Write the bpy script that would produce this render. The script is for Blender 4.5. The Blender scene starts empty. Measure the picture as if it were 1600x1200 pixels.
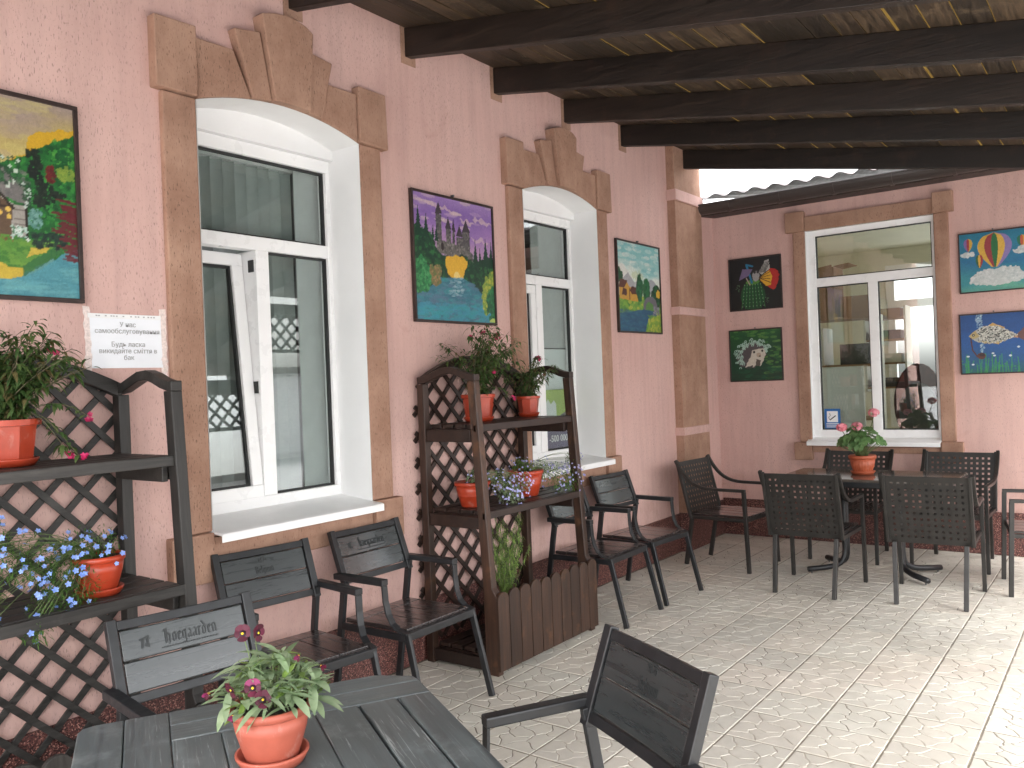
import bpy, bmesh, math, random
import numpy as np
from mathutils import Vector, Matrix

# ------------------------------------------------------------------ camera, sky, sun, exposure
scene = bpy.context.scene
COL = scene.collection
CAMP = Vector((0.0, 0.0, 1.55))
CR = Vector((0.8007, 0.5977, -0.0391)).normalized()
CD = Vector((-0.5980, 0.8015, -0.0007)).normalized()
CU = CR.cross(CD).normalized(); CR = CD.cross(CU).normalized()
FPX = 1310.36
cam_data = bpy.data.cameras.new('camera')
cam = bpy.data.objects.new('camera', cam_data)
COL.objects.link(cam)
cam_data.sensor_fit = 'HORIZONTAL'; cam_data.sensor_width = 36.0
cam_data.lens = 36.0 * FPX / 1600.0
cam_data.clip_start = 0.05; cam_data.clip_end = 600.0
m = Matrix((CR, CU, -CD)).transposed().to_4x4(); m.translation = CAMP
cam.matrix_world = m
scene.camera = cam

SUN_EL, SUN_AZ = math.radians(52), math.radians(35)   # azimuth: direction to the sun measured from +x towards -y
world = bpy.data.worlds.new('World'); scene.world = world; world.use_nodes = True
wn = world.node_tree; wn.nodes.clear()
sky = wn.nodes.new('ShaderNodeTexSky'); sky.sky_type = 'NISHITA'; sky.sun_disc = False
sky.sun_elevation = SUN_EL; sky.sun_rotation = math.radians(90) + SUN_AZ
sky.air_density = 1.3; sky.dust_density = 4.0; sky.ozone_density = 1.0
hs = wn.nodes.new('ShaderNodeHueSaturation'); hs.inputs['Saturation'].default_value = 0.16
bg = wn.nodes.new('ShaderNodeBackground'); bg.inputs['Strength'].default_value = 0.15
wo = wn.nodes.new('ShaderNodeOutputWorld')
wn.links.new(sky.outputs[0], hs.inputs['Color']); wn.links.new(hs.outputs[0], bg.inputs['Color'])
wn.links.new(bg.outputs[0], wo.inputs['Surface'])

sun_data = bpy.data.lights.new('sun', 'SUN'); sun_data.energy = 0.8; sun_data.angle = math.radians(40)
sun_data.color = (1.0, 0.985, 0.96)
sun = bpy.data.objects.new('sun', sun_data); COL.objects.link(sun)
sdir = Vector((math.cos(SUN_EL) * math.cos(SUN_AZ), -math.cos(SUN_EL) * math.sin(SUN_AZ), math.sin(SUN_EL)))
sun.rotation_euler = sdir.to_track_quat('Z', 'Y').to_euler()
sun.location = (20, -10, 20)

vs = scene.view_settings
vs.view_transform = 'Standard'; vs.look = 'None'; vs.gamma = 1.0; vs.use_curve_mapping = False
vs.exposure = 2.85

scene.cycles.max_bounces = 10; scene.cycles.transparent_max_bounces = 24; scene.cycles.diffuse_bounces = 6

# ------------------------------------------------------------------ helpers
PI = math.pi
def V(*a): return Vector(a)
def project(p):
    q = Vector(p) - CAMP; z = q.dot(CD)
    if z < 0.05: return None
    return (800 + FPX * q.dot(CR) / z, 600 - FPX * q.dot(CU) / z, z)

class MB:
    def __init__(s): s.v = []; s.f = []; s.fm = []; s.cm = 0
    def add(s, vs, fs, mi=None):
        o = len(s.v); s.v += [tuple(x) for x in vs]; s.f += [tuple(i + o for i in f) for f in fs]
        s.fm += [s.cm if mi is None else mi] * len(fs)
    def box(s, lo, hi, mi=None):
        x0, y0, z0 = lo; x1, y1, z1 = hi
        s.add([(x0,y0,z0),(x1,y0,z0),(x1,y1,z0),(x0,y1,z0),(x0,y0,z1),(x1,y0,z1),(x1,y1,z1),(x0,y1,z1)],
              [(0,3,2,1),(4,5,6,7),(0,1,5,4),(1,2,6,5),(2,3,7,6),(3,0,4,7)], mi)
    def beam(s, a, b, w, h, up=(0,0,1), mi=None):
        """box from a to b; w across (perpendicular to up), h along up"""
        a = Vector(a); b = Vector(b); d = (b - a).normalized(); up = Vector(up)
        side = d.cross(up).normalized(); u = side.cross(d).normalized()
        P = []
        for c in (a, b):
            for sx, sy in ((-1,-1),(1,-1),(1,1),(-1,1)): P.append(c + side*sx*w/2 + u*sy*h/2)
        s.add(P, [(3,2,1,0),(4,5,6,7),(0,1,5,4),(1,2,6,5),(2,3,7,6),(3,0,4,7)], mi)
    def sweep(s, pts, w, h, side, mi=None):
        """rectangular strip along pts lying in a plane with normal `side` (w along side, h across)"""
        side = Vector(side).normalized(); pts = [Vector(p) for p in pts]; n = len(pts); P = []
        for i, p in enumerate(pts):
            t = (pts[min(i+1,n-1)] - pts[max(i-1,0)]).normalized(); u = side.cross(t).normalized()
            for sx, sy in ((-1,-1),(1,-1),(1,1),(-1,1)): P.append(p + side*sx*w/2 + u*sy*h/2)
        F = [(3,2,1,0), tuple(4*(n-1)+k for k in range(4))]
        for i in range(n-1):
            for k in range(4): F.append((4*i+k, 4*i+(k+1)%4, 4*i+4+(k+1)%4, 4*i+4+k))
        s.add(P, F, mi)
    def tube(s, pts, r, seg=8, mi=None):
        pts = [Vector(p) for p in pts]; n = len(pts); P = []; F = []
        rr = r if isinstance(r, (list, tuple)) else [r]*n
        t0 = (pts[1]-pts[0]).normalized()
        u = t0.orthogonal().normalized()
        for i, p in enumerate(pts):
            t = (pts[min(i+1,n-1)] - pts[max(i-1,0)]).normalized()
            u = (u - t*u.dot(t)).normalized(); w = t.cross(u)
            for k in range(seg):
                a = 2*PI*k/seg; P.append(p + (u*math.cos(a) + w*math.sin(a))*rr[i])
        for i in range(n-1):
            for k in range(seg): F.append((i*seg+k, i*seg+(k+1)%seg, (i+1)*seg+(k+1)%seg, (i+1)*seg+k))
        F.append(tuple(range(seg))[::-1]); F.append(tuple((n-1)*seg+k for k in range(seg)))
        s.add(P, F, mi)
    def lathe(s, prof, seg=28, c=(0,0,0), mi=None, rad=None):
        P = []; F = []; n = len(prof); c = Vector(c)
        for r, z in prof:
            for k in range(seg):
                a = 2*PI*k/seg; q = r*(rad(a) if rad else 1)
                P.append((c.x+q*math.cos(a), c.y+q*math.sin(a), c.z+z))
        for i in range(n-1):
            for k in range(seg): F.append((i*seg+k, i*seg+(k+1)%seg, (i+1)*seg+(k+1)%seg, (i+1)*seg+k))
        if prof[0][0] > 1e-4: F.append(tuple(range(seg))[::-1])
        if prof[-1][0] > 1e-4: F.append(tuple((n-1)*seg+k for k in range(seg)))
        s.add(P, F, mi)
    def prism(s, poly, origin, e1, e2, n, t, mi=None):
        """polygon in (e1,e2) from origin, extruded by t along n"""
        origin = Vector(origin); e1 = Vector(e1); e2 = Vector(e2); n = Vector(n); k = len(poly)
        A = [origin + e1*a + e2*b for a, b in poly]; B = [p + n*t for p in A]
        s.add(A+B, [tuple(range(k))[::-1], tuple(range(k, 2*k))] + [(i,(i+1)%k,k+(i+1)%k,k+i) for i in range(k)], mi)
    def mesh(s, name, mats, smooth=False, recalc=True):
        me = bpy.data.meshes.new(name); me.from_pydata([tuple(v) for v in s.v], [], s.f)
        if not isinstance(mats, (list, tuple)): mats = [mats]
        for mm in mats: me.materials.append(mm)
        if len(mats) > 1: me.polygons.foreach_set('material_index', s.fm)
        if recalc:
            bm = bmesh.new(); bm.from_mesh(me); bmesh.ops.recalc_face_normals(bm, faces=bm.faces); bm.to_mesh(me); bm.free()
        if smooth: me.polygons.foreach_set('use_smooth', [True]*len(me.polygons))
        me.update(); return me
    def build(s, name, mats, parent=None, smooth=False, bevel=0, loc=None, recalc=True, auto=None):
        return link(name, s.mesh(name, mats, smooth, recalc), parent, bevel, loc)

def link(name, me, parent=None, bevel=0, loc=None, rot=None, scale=None):
    o = bpy.data.objects.new(name, me); COL.objects.link(o)
    if parent is not None: o.parent = parent
    if loc is not None: o.location = loc
    if rot is not None: o.rotation_euler = rot
    if scale is not None: o.scale = (scale,)*3 if isinstance(scale, (int, float)) else scale
    if bevel:
        b = o.modifiers.new('bevel', 'BEVEL'); b.width = bevel; b.segments = 2; b.limit_method = 'ANGLE'; b.angle_limit = math.radians(40)
        b.harden_normals = False
    return o
def tag(o, label=None, cat=None, group=None, kind=None):
    if label: o['label'] = label
    if cat: o['category'] = cat
    if group: o['group'] = group
    if kind: o['kind'] = kind
    return o
def empty(name, loc=(0,0,0), rz=0, label=None, cat=None, group=None):
    o = bpy.data.objects.new(name, None); COL.objects.link(o); o.location = loc; o.rotation_euler = (0,0,rz)
    o.empty_display_size = 0.1
    return tag(o, label, cat, group)
def copy_tree(root, loc, rz, label=None, skip=()):
    kids = {}
    for o in bpy.data.objects:
        if o.parent: kids.setdefault(o.parent, []).append(o)
    def rec(o, par):
        c = o.copy(); COL.objects.link(c); c.parent = par
        for ch in kids.get(o, []):
            if ch.name.split('.')[0] in skip: continue
            rec(ch, c)
        return c
    r = rec(root, None); r.location = loc; r.rotation_euler = (0,0,rz)
    if label: r['label'] = label
    return r
def arc(c, r, a0, a1, n):
    return [(c[0]+r*math.cos(a0+(a1-a0)*i/n), c[1]+r*math.sin(a0+(a1-a0)*i/n)) for i in range(n+1)]
def bez(p0, p1, p2, p3, n=10):
    out = []
    for i in range(n+1):
        t = i/n; u = 1-t
        out.append(Vector(p0)*u**3 + Vector(p1)*3*u*u*t + Vector(p2)*3*u*t*t + Vector(p3)*t**3)
    return out

# ------------------------------------------------------------------ materials
def srgb(r, g, b):
    f = lambda c: (c/255/12.92) if c/255 <= 0.04045 else ((c/255+0.055)/1.055)**2.4
    return (f(r), f(g), f(b), 1.0)
class NT:
    def __init__(s, name):
        s.m = bpy.data.materials.new(name); s.m.use_nodes = True; s.t = s.m.node_tree
        s.b = s.t.nodes['Principled BSDF']; s.out = s.t.nodes['Material Output']
        s.tc = None
    def n(s, typ, **kw):
        nd = s.t.nodes.new(typ)
        for k, v in kw.items(): setattr(nd, k, v)
        return nd
    def l(s, a, b): s.t.links.new(a, b)
    def coord(s, which='Object', scale=(1,1,1), rnd=0.0, rot=(0,0,0)):
        if s.tc is None: s.tc = s.n('ShaderNodeTexCoord')
        mp = s.n('ShaderNodeMapping'); mp.inputs['Scale'].default_value = scale; mp.inputs['Rotation'].default_value = rot
        s.l(s.tc.outputs[which], mp.inputs['Vector'])
        if rnd:
            oi = s.n('ShaderNodeObjectInfo'); mu = s.n('ShaderNodeMath', operation='MULTIPLY'); mu.inputs[1].default_value = rnd
            s.l(oi.outputs['Random'], mu.inputs[0]); cb = s.n('ShaderNodeCombineXYZ')
            for k in range(3): s.l(mu.outputs[0], cb.inputs[k])
            s.l(cb.outputs[0], mp.inputs['Location'])
        return mp.outputs[0]
    def noise(s, vec, scale, detail=4, rough=0.6, dist=0.0):
        nd = s.n('ShaderNodeTexNoise'); s.l(vec, nd.inputs['Vector'])
        nd.inputs['Scale'].default_value = scale; nd.inputs['Detail'].default_value = detail
        nd.inputs['Roughness'].default_value = rough; nd.inputs['Distortion'].default_value = dist
        return nd.outputs['Fac']
    def ramp(s, fac, stops, interp='LINEAR'):
        r = s.n('ShaderNodeValToRGB'); r.color_ramp.interpolation = interp; el = r.color_ramp.elements
        while len(el) < len(stops): el.new(0.5)
        for e, (p, c) in zip(el, stops): e.position = p; e.color = c if len(c) == 4 else (*c, 1)
        s.l(fac, r.inputs[0]); return r.outputs[0]
    def mix(s, fac, a, b, typ='MIX'):
        mx = s.n('ShaderNodeMix', data_type='RGBA', blend_type=typ)
        for i, x in ((0, fac), (6, a), (7, b)):
            if hasattr(x, 'links'): s.l(x, mx.inputs[i])
            else: mx.inputs[i].default_value = x
        return mx.outputs[2]
    def bump(s, h, strength=0.4, dist=0.01, prev=None):
        b = s.n('ShaderNodeBump'); b.inputs['Strength'].default_value = strength; b.inputs['Distance'].default_value = dist
        s.l(h, b.inputs['Height'])
        if prev: s.l(prev, b.inputs['Normal'])
        return b.outputs[0]
    def done(s, col=None, rough=0.6, normal=None, spec=None, metal=0.0, coat=0.0):
        if col is not None:
            if hasattr(col, 'links'): s.l(col, s.b.inputs['Base Color'])
            else: s.b.inputs['Base Color'].default_value = col
        if hasattr(rough, 'links'): s.l(rough, s.b.inputs['Roughness'])
        else: s.b.inputs['Roughness'].default_value = rough
        if normal is not None: s.l(normal, s.b.inputs['Normal'])
        if spec is not None: s.b.inputs['Specular IOR Level'].default_value = spec
        s.b.inputs['Metallic'].default_value = metal; s.b.inputs['Coat Weight'].default_value = coat
        return s.m
W1 = (1,1,1,1); B0 = (0,0,0,1)
def g(v): return (v, v, v, 1)

def stucco(name, c, c2, groove=0.75, amount=1.0, bigs=1.1):
    t = NT(name); vec = t.coord('Object')
    vs_ = t.coord('Object', (1, 1, 0.22))
    n1 = t.noise(vs_, 210, 3, 0.55, 0.4)                # short vertical scratches
    gr = t.ramp(n1, [(0.60, B0), (0.66, W1)])
    patch = t.ramp(t.noise(vec, 2.2, 3), [(0.38, g(0.35)), (0.62, W1)])
    fine = t.noise(vec, 420, 2, 0.6)
    big = t.ramp(t.noise(vec, bigs, 6, 0.7), [(0.3, B0), (0.7, W1)])
    base = t.mix(big, c, c2)
    streak = t.ramp(t.noise(t.coord('Object', (1,1,0.08)), 14, 3), [(0.42, g(1)), (0.72, g(0.89))])
    base = t.mix(1.0, base, streak, 'MULTIPLY')
    # splash marks and grime blots with their own shapes
    sp = t.n('ShaderNodeSeparateXYZ'); t.l(t.tc.outputs['Object'], sp.inputs[0])
    zr = t.ramp(sp.outputs[2], [(0.30, W1), (0.85, B0)])
    blot = t.ramp(t.noise(t.coord('Object', (1,1,0.7)), 7, 6, 0.7), [(0.50, B0), (0.66, W1)])
    sm = t.n('ShaderNodeMath', operation='MULTIPLY'); t.l(zr, sm.inputs[0]); t.l(blot, sm.inputs[1])
    base = t.mix(sm.outputs[0], base, t.mix(1.0, base, (0.86,0.82,0.78,1), 'MULTIPLY'))
    blot2 = t.ramp(t.noise(vec, 3.3, 7, 0.72, 0.6), [(0.60, B0), (0.74, g(0.8))])
    base = t.mix(blot2, base, t.mix(1.0, base, (0.90,0.87,0.84,1), 'MULTIPLY'))
    gfac = t.n('ShaderNodeMath', operation='MULTIPLY'); t.l(gr, gfac.inputs[0]); t.l(patch, gfac.inputs[1])
    g2 = t.n('ShaderNodeMath', operation='MULTIPLY'); t.l(gfac.outputs[0], g2.inputs[0]); g2.inputs[1].default_value = amount
    col = t.mix(g2.outputs[0], base, t.mix(1.0, base, g(groove), 'MULTIPLY'))
    inv = t.n('ShaderNodeMath', operation='SUBTRACT'); inv.inputs[0].default_value = 1; t.l(g2.outputs[0], inv.inputs[1])
    nb = t.bump(inv.outputs[0], 0.45, 0.004)
    nb = t.bump(fine, 0.25, 0.003, nb)
    return t.done(col, 0.85, nb, 0.25)
M = {}
M['pink'] = stucco('pink_stucco', srgb(201,164,156), srgb(211,177,169), 0.56)
M['brown'] = stucco('brown_stucco', srgb(148,113,95), srgb(180,145,125), 0.42, bigs=3.5)

def flat(name, c, rough=0.6, var=0.06, scale=8, bump=0.0, bscale=150, spec=None, coat=0.0, rnd=0.0):
    t = NT(name); vec = t.coord('Object', rnd=7.3)
    n1 = t.noise(vec, scale, 5, 0.6)
    lo = tuple(x*(1-var*2) for x in c[:3]) + (1,); hi = tuple(min(1, x*(1+var)) for x in c[:3]) + (1,)
    col = t.ramp(n1, [(0.3, lo), (0.7, hi)])
    if rnd:
        oi = t.n('ShaderNodeObjectInfo'); r = t.ramp(oi.outputs['Random'], [(0, g(1-rnd)), (1, g(1))])
        col = t.mix(1.0, col, r, 'MULTIPLY')
    nb = None
    if bump: nb = t.bump(t.noise(vec, bscale, 3), bump, 0.002)
    rg = t.ramp(t.noise(vec, scale*3, 4), [(0.3, g(max(0, rough-0.07))), (0.7, g(min(1, rough+0.08)))])
    return t.done(col, rg, nb, spec, coat=coat)
M['white_plaster'] = flat('white_plaster', g(0.78), 0.8, 0.02, 3, 0.3, 120, 0.2)
M['pvc'] = flat('white_pvc', g(0.86), 0.3, 0.008, 3)
M['gasket'] = flat('black_gasket', g(0.02), 0.6)
M['sill_metal'] = flat('sill_white_metal', g(0.86), 0.42, 0.03, 6)
M['iron'] = flat('black_painted_metal', (0.017,0.018,0.020,1), 0.38, 0.2, 12, 0.08, 90)
M['iron_brown'] = flat('dark_bronze_metal', (0.022,0.020,0.018,1), 0.40, 0.2, 12, 0.06, 90)
def plain(name, c, rough):
    t = NT(name); return t.done(t.ramp(t.noise(t.coord('Object'), 3, 2), [(0.2, tuple(x*0.9 for x in c[:3])+(1,)), (0.8, c)]), rough)
M['gutter'] = plain('brown_gutter', (0.050,0.040,0.037,1), 0.30)
M['rooftile'] = flat('brown_roof_metal', (0.075,0.055,0.050,1), 0.45, 0.2, 8)
M['soffit'] = flat('brown_soffit', (0.035,0.024,0.020,1), 0.6, 0.1, 8)
M['frame_wood'] = flat('dark_frame_wood', (0.035,0.020,0.017,1), 0.5, 0.2, 20, 0.1, 100)
M['paper'] = flat('white_paper', (0.80,0.82,0.86,1), 0.45, 0.02, 6, 0.15, 30)
M['ink'] = flat('grey_ink', g(0.40), 0.7)
M['tape'] = flat('frosted_tape', (0.78,0.66,0.62,1), 0.35, 0.12, 90, 0.6, 160)
M['nail'] = flat('steel_nail', g(0.12), 0.4)
def pot_mat(name, c, rough, bloom):
    t = NT(name); vec = t.coord('Object', rnd=6.0)
    col = t.ramp(t.noise(vec, 12, 5, 0.65), [(0.3, tuple(x*0.84 for x in c[:3])+(1,)), (0.7, tuple(min(1,x*1.08) for x in c[:3])+(1,))])
    lime = t.ramp(t.noise(t.coord('Object', (1,1,0.45), rnd=2.0), 26, 7, 0.75, 0.5), [(0.58, B0), (0.76, g(bloom))])
    col = t.mix(lime, col, (0.62,0.52,0.45,1))
    smear = t.ramp(t.noise(vec, 9, 7, 0.75), [(0.64, B0), (0.76, g(0.5))])
    col = t.mix(smear, col, (0.10,0.05,0.03,1))
    rg = t.ramp(lime, [(0, g(rough)), (1, g(0.8))])
    return t.done(col, rg, t.bump(t.noise(vec, 180, 3), 0.06, 0.002))
M['pot_red'] = pot_mat('orange_red_plastic', srgb(168,60,36), 0.32, 0.25)
M['pot_pink'] = pot_mat('terracotta_plastic', srgb(170,88,70), 0.5, 0.35)
M['pot_brown'] = pot_mat('terracotta_ribbed', srgb(172,86,56), 0.5, 0.3)
M['soil'] = flat('dark_soil', (0.035,0.022,0.014,1), 0.95, 0.4, 60, 0.9, 80)
M['interior'] = flat('interior_wall', srgb(232,228,210), 0.8, 0.04, 2)
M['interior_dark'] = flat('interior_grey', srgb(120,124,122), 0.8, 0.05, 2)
M['blind'] = flat('grey_blind_fabric', srgb(182,188,186), 0.75, 0.05, 12, 0.1, 300, rnd=0.28)
M['cardboard'] = flat('cardboard', srgb(150,118,88), 0.8, 0.08, 10)
M['pale_board'] = flat('pale_board', srgb(206,206,194), 0.5, 0.03, 3)
M['dark_goods'] = flat('dark_goods', srgb(70,66,62), 0.5, 0.2, 9)
M['blue_print'] = flat('blue_print', srgb(30,98,165), 0.4, 0.03)
M['white_print'] = flat('white_print', g(0.8), 0.4, 0.02)
M['black_print'] = flat('black_print', g(0.02), 0.5)
M['poster_white'] = flat('poster_white', srgb(214,222,222), 0.4, 0.03)
M['poster_green'] = flat('poster_green', srgb(150,180,50), 0.4, 0.04)
M['poster_violet'] = flat('poster_violet', srgb(70,56,104), 0.4, 0.05)
M['maroon'] = flat('maroon_plastic', srgb(78,46,44), 0.7, 0.1)
M['lilac'] = flat('lilac_fabric', srgb(120,100,140), 0.7, 0.1)
M['concrete'] = flat('pale_concrete', g(0.42), 0.85, 0.1, 3, 0.2, 60)
M['siding'] = flat('white_siding', g(0.72), 0.5, 0.03, 3)
M['cable'] = flat('black_cable', g(0.02), 0.5)

def wood(name, dark, light, axis='y', rough=0.5, scale=1.0, bumpv=0.3, tint=0.25, wear=None, grain=1.0, scratch=None, coat=0.0):
    t = NT(name)
    sc = {'x': (0.06,1,1), 'y': (1,0.06,1), 'z': (1,1,0.06)}[axis]
    vec = t.coord('Object', tuple(k*scale for k in sc), rnd=11.0)
    n1 = t.noise(vec, 55, 6, 0.65, 0.8)
    n2 = t.noise(vec, 9, 4, 0.6, 1.4)
    a = t.ramp(n1, [(0.3, dark), (0.72, light)])
    col = t.mix(t.ramp(n2, [(0.35, B0), (0.7, g(0.6*grain))]), a, dark)
    oi = t.n('ShaderNodeObjectInfo'); r = t.ramp(oi.outputs['Random'], [(0, g(1-tint)), (1, g(1+tint))])
    col = t.mix(1.0, col, r, 'MULTIPLY')
    if wear:
        wv = t.coord('Object', (1,1,1), rnd=5.0)
        col = t.mix(t.ramp(t.noise(wv, 6, 6, 0.7), [(0.56, B0), (0.72, g(0.55))]), col, wear)
    if scratch:
        sv = t.coord('Object', tuple(0.03 if k < 0.5 else 1.0 for k in sc), rnd=3.0)
        sm = t.ramp(t.noise(sv, 130, 4, 0.7, 1.0), [(0.58, B0), (0.66, g(0.75))]); area = t.ramp(t.noise(t.coord('Object', (1,1,1), rnd=8.0), 5, 3), [(0.42, B0), (0.62, W1)])
        mm = t.n('ShaderNodeMath', operation='MULTIPLY'); t.l(sm, mm.inputs[0]); t.l(area, mm.inputs[1])
        col = t.mix(mm.outputs[0], col, scratch)
    nb = t.bump(n1, bumpv, 0.0025)
    rg = t.ramp(n1, [(0.3, g(rough-0.1)), (0.7, g(rough+0.12))])
    t.b.inputs['Coat Roughness'].default_value = 0.18
    return t.done(col, rg, nb, coat=coat)
M['rafter'] = wood('rafter_wood', (0.006,0.004,0.003,1), (0.030,0.018,0.012,1), 'x', 0.5, 1.0, 0.5, 0.3, wear=(0.045,0.022,0.014,1))
M['boards'] = wood('ceiling_boards', (0.014,0.009,0.006,1), (0.115,0.076,0.044,1), 'y', 0.6, 1.0, 0.8, 0.55, wear=(0.21,0.150,0.092,1))
M['rack_grey'] = wood('weathered_black_wood', (0.008,0.007,0.006,1), (0.058,0.053,0.049,1), 'y', 0.50, 1.0, 0.5, 0.2, wear=(0.085,0.080,0.075,1))
M['rack_grey_z'] = wood('weathered_black_wood_upright', (0.008,0.007,0.006,1), (0.048,0.044,0.041,1), 'z', 0.50, 1.0, 0.5, 0.2)
M['rack_brown'] = wood('dark_brown_wood', (0.010,0.005,0.004,1), (0.042,0.021,0.014,1), 'y', 0.45, 1.0, 0.3, 0.2)
M['rack_brown_z'] = wood('dark_brown_wood_upright', (0.014,0.007,0.005,1), (0.080,0.038,0.022,1), 'z', 0.42, 1.0, 0.35, 0.3, wear=(0.17,0.075,0.032,1))
M['table_wood'] = wood('grey_green_table_wood', (0.052,0.065,0.068,1), (0.150,0.176,0.180,1), 'x', 0.38, 0.8, 0.45, 0.10, wear=(0.22,0.25,0.25,1), grain=0.9, scratch=(0.42,0.45,0.45,1))
M['slat'] = wood('black_slat_wood', (0.022,0.026,0.027,1), (0.042,0.049,0.050,1), 'y', 0.30, 1.0, 0.12, 0.12, grain=0.3, coat=0.8)
M['seat_slat'] = wood('black_seat_wood', (0.022,0.017,0.017,1), (0.036,0.029,0.028,1), 'x', 0.25, 1.0, 0.10, 0.12, grain=0.3, coat=0.6)
M['letter'] = flat('engraved_letter', (0.020,0.023,0.024,1), 0.5)

def plinth_mat():
    t = NT('speckled_plinth'); vec = t.coord('Object')
    vo = t.n('ShaderNodeTexVoronoi'); vo.inputs['Scale'].default_value = 210; t.l(vec, vo.inputs['Vector'])
    sep = t.n('ShaderNodeSeparateColor'); t.l(vo.outputs['Color'], sep.inputs[0])
    col = t.ramp(sep.outputs[0], [(0.0, srgb(54,28,26)), (0.35, srgb(88,48,44)), (0.62, srgb(112,68,62)), (0.86, srgb(166,122,110)), (1.0, srgb(46,26,26))], 'CONSTANT')
    dirt = t.ramp(t.noise(t.coord('Object', (1,1,1)), 3, 4), [(0.4, g(0.85)), (0.7, g(1.05))])
    col = t.mix(1.0, col, dirt, 'MULTIPLY')
    nb = t.bump(vo.outputs['Distance'], 0.5, 0.003)
    return t.done(col, 0.55, nb)
M['plinth'] = plinth_mat()

def tile_mat(name, c):
    t = NT(name); vec = t.coord('Object', rnd=9.0)
    n = t.noise(vec, 9, 5, 0.65)
    lo = tuple(x*0.86 for x in c[:3])+(1,)
    col = t.ramp(n, [(0.3, lo), (0.7, c)])
    oi = t.n('ShaderNodeObjectInfo')
    r = t.ramp(oi.outputs['Random'], [(0, (0.88,0.88,0.87,1)), (0.35, (0.97,0.94,0.92,1)), (0.7, (1.0,1.0,0.98,1)), (1, (1.02,0.97,0.94,1))])
    col = t.mix(1.0, col, r, 'MULTIPLY')
    ge = t.n('ShaderNodeNewGeometry')                       # grime that runs across the joints
    d1 = t.ramp(t.noise(ge.outputs['Position'], 0.9, 5, 0.65), [(0.35, (0.90,0.89,0.87,1)), (0.60, g(1.03))])
    d2 = t.ramp(t.noise(ge.outputs['Position'], 5.0, 6, 0.75), [(0.60, g(1)), (0.78, (0.84,0.81,0.77,1))])
    col = t.mix(1.0, t.mix(1.0, col, d1, 'MULTIPLY'), d2, 'MULTIPLY')
    nb = t.bump(t.noise(vec, 130, 3), 0.25, 0.002)
    return t.done(col, 0.62, nb, 0.35)
M['tile'] = tile_mat('pale_paving_tile', srgb(207,203,194))
M['grout'] = flat('dirty_grout', srgb(176,168,155), 0.9, 0.10, 20, 0.4, 80)
M['joint'] = flat('dirt_joint', srgb(134,126,113), 0.95, 0.25, 14, 0.4, 80)

def glass_mat(name, tint=(0.88,0.91,0.90,1)):
    t = NT(name); t.t.nodes.remove(t.b)
    tr = t.n('ShaderNodeBsdfTransparent'); tr.inputs['Color'].default_value = tint
    gl = t.n('ShaderNodeBsdfGlossy'); gl.inputs['Roughness'].default_value = 0.0; gl.inputs['Color'].default_value = g(1)
    fr = t.n('ShaderNodeFresnel'); ge = t.n('ShaderNodeNewGeometry')
    io = t.n('ShaderNodeMix', data_type='FLOAT'); io.inputs[2].default_value = 1.8; io.inputs[3].default_value = 1/1.8
    t.l(ge.outputs['Backfacing'], io.inputs[0]); t.l(io.outputs[0], fr.inputs['IOR'])
    mx = t.n('ShaderNodeMixShader'); t.l(fr.outputs[0], mx.inputs[0]); t.l(tr.outputs[0], mx.inputs[1]); t.l(gl.outputs[0], mx.inputs[2])
    t.l(mx.outputs[0], t.out.inputs['Surface']); return t.m
M['glass'] = glass_mat('window_glass')
def translucent_sheet():
    t = NT('yellow_roof_sheet'); t.t.nodes.remove(t.b)
    tl = t.n('ShaderNodeBsdfTranslucent'); tl.inputs['Color'].default_value = (0.33,0.255,0.125,1)
    df = t.n('ShaderNodeBsdfDiffuse'); df.inputs['Color'].default_value = (0.3,0.24,0.10,1)
    mx = t.n('ShaderNodeMixShader'); mx.inputs[0].default_value = 0.5
    t.l(tl.outputs[0], mx.inputs[1]); t.l(df.outputs[0], mx.inputs[2]); t.l(mx.outputs[0], t.out.inputs['Surface']); return t.m
M['roof_sheet'] = translucent_sheet()
def leaf_mat(name, c1, c2, rough=0.5, trans=0.35):
    t = NT(name); vec = t.coord('Object', rnd=4.0)
    n = t.noise(vec, 25, 3)
    col = t.ramp(n, [(0.3, c1), (0.7, c2)])
    oi = t.n('ShaderNodeObjectInfo'); r = t.ramp(oi.outputs['Random'], [(0, g(0.8)), (1, g(1.15))])
    col = t.mix(1.0, col, r, 'MULTIPLY')
    t.done(col, rough)
    tl = t.n('ShaderNodeBsdfTranslucent'); t.l(col, tl.inputs['Color'])
    mx = t.n('ShaderNodeMixShader'); mx.inputs[0].default_value = trans
    t.l(t.b.outputs[0], mx.inputs[1]); t.l(tl.outputs[0], mx.inputs[2]); t.l(mx.outputs[0], t.out.inputs['Surface'])
    return t.m
M['leaf_dark'] = leaf_mat('dark_green_leaf', (0.030,0.075,0.018,1), (0.10,0.18,0.055,1))
M['leaf_olive'] = leaf_mat('olive_green_leaf', (0.06,0.11,0.025,1), (0.15,0.22,0.07,1))
M['leaf_dry'] = leaf_mat('dry_leaf', (0.10,0.08,0.03,1), (0.20,0.17,0.07,1))
M['leaf_mid'] = leaf_mat('mid_green_leaf', (0.05,0.13,0.02,1), (0.13,0.25,0.05,1))
M['leaf_pale'] = leaf_mat('pale_green_leaf', (0.20,0.31,0.15,1), (0.42,0.52,0.33,1))
M['leaf_lime'] = leaf_mat('lime_green_leaf', (0.13,0.23,0.04,1), (0.30,0.42,0.11,1))
M['leaf_ger'] = leaf_mat('geranium_leaf', (0.06,0.15,0.04,1), (0.20,0.34,0.13,1))
M['stem'] = flat('green_stem', (0.12,0.17,0.06,1), 0.6, 0.2, 20)
M['stem_brown'] = flat('brown_stem', (0.10,0.085,0.045,1), 0.7, 0.2, 20)
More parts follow.
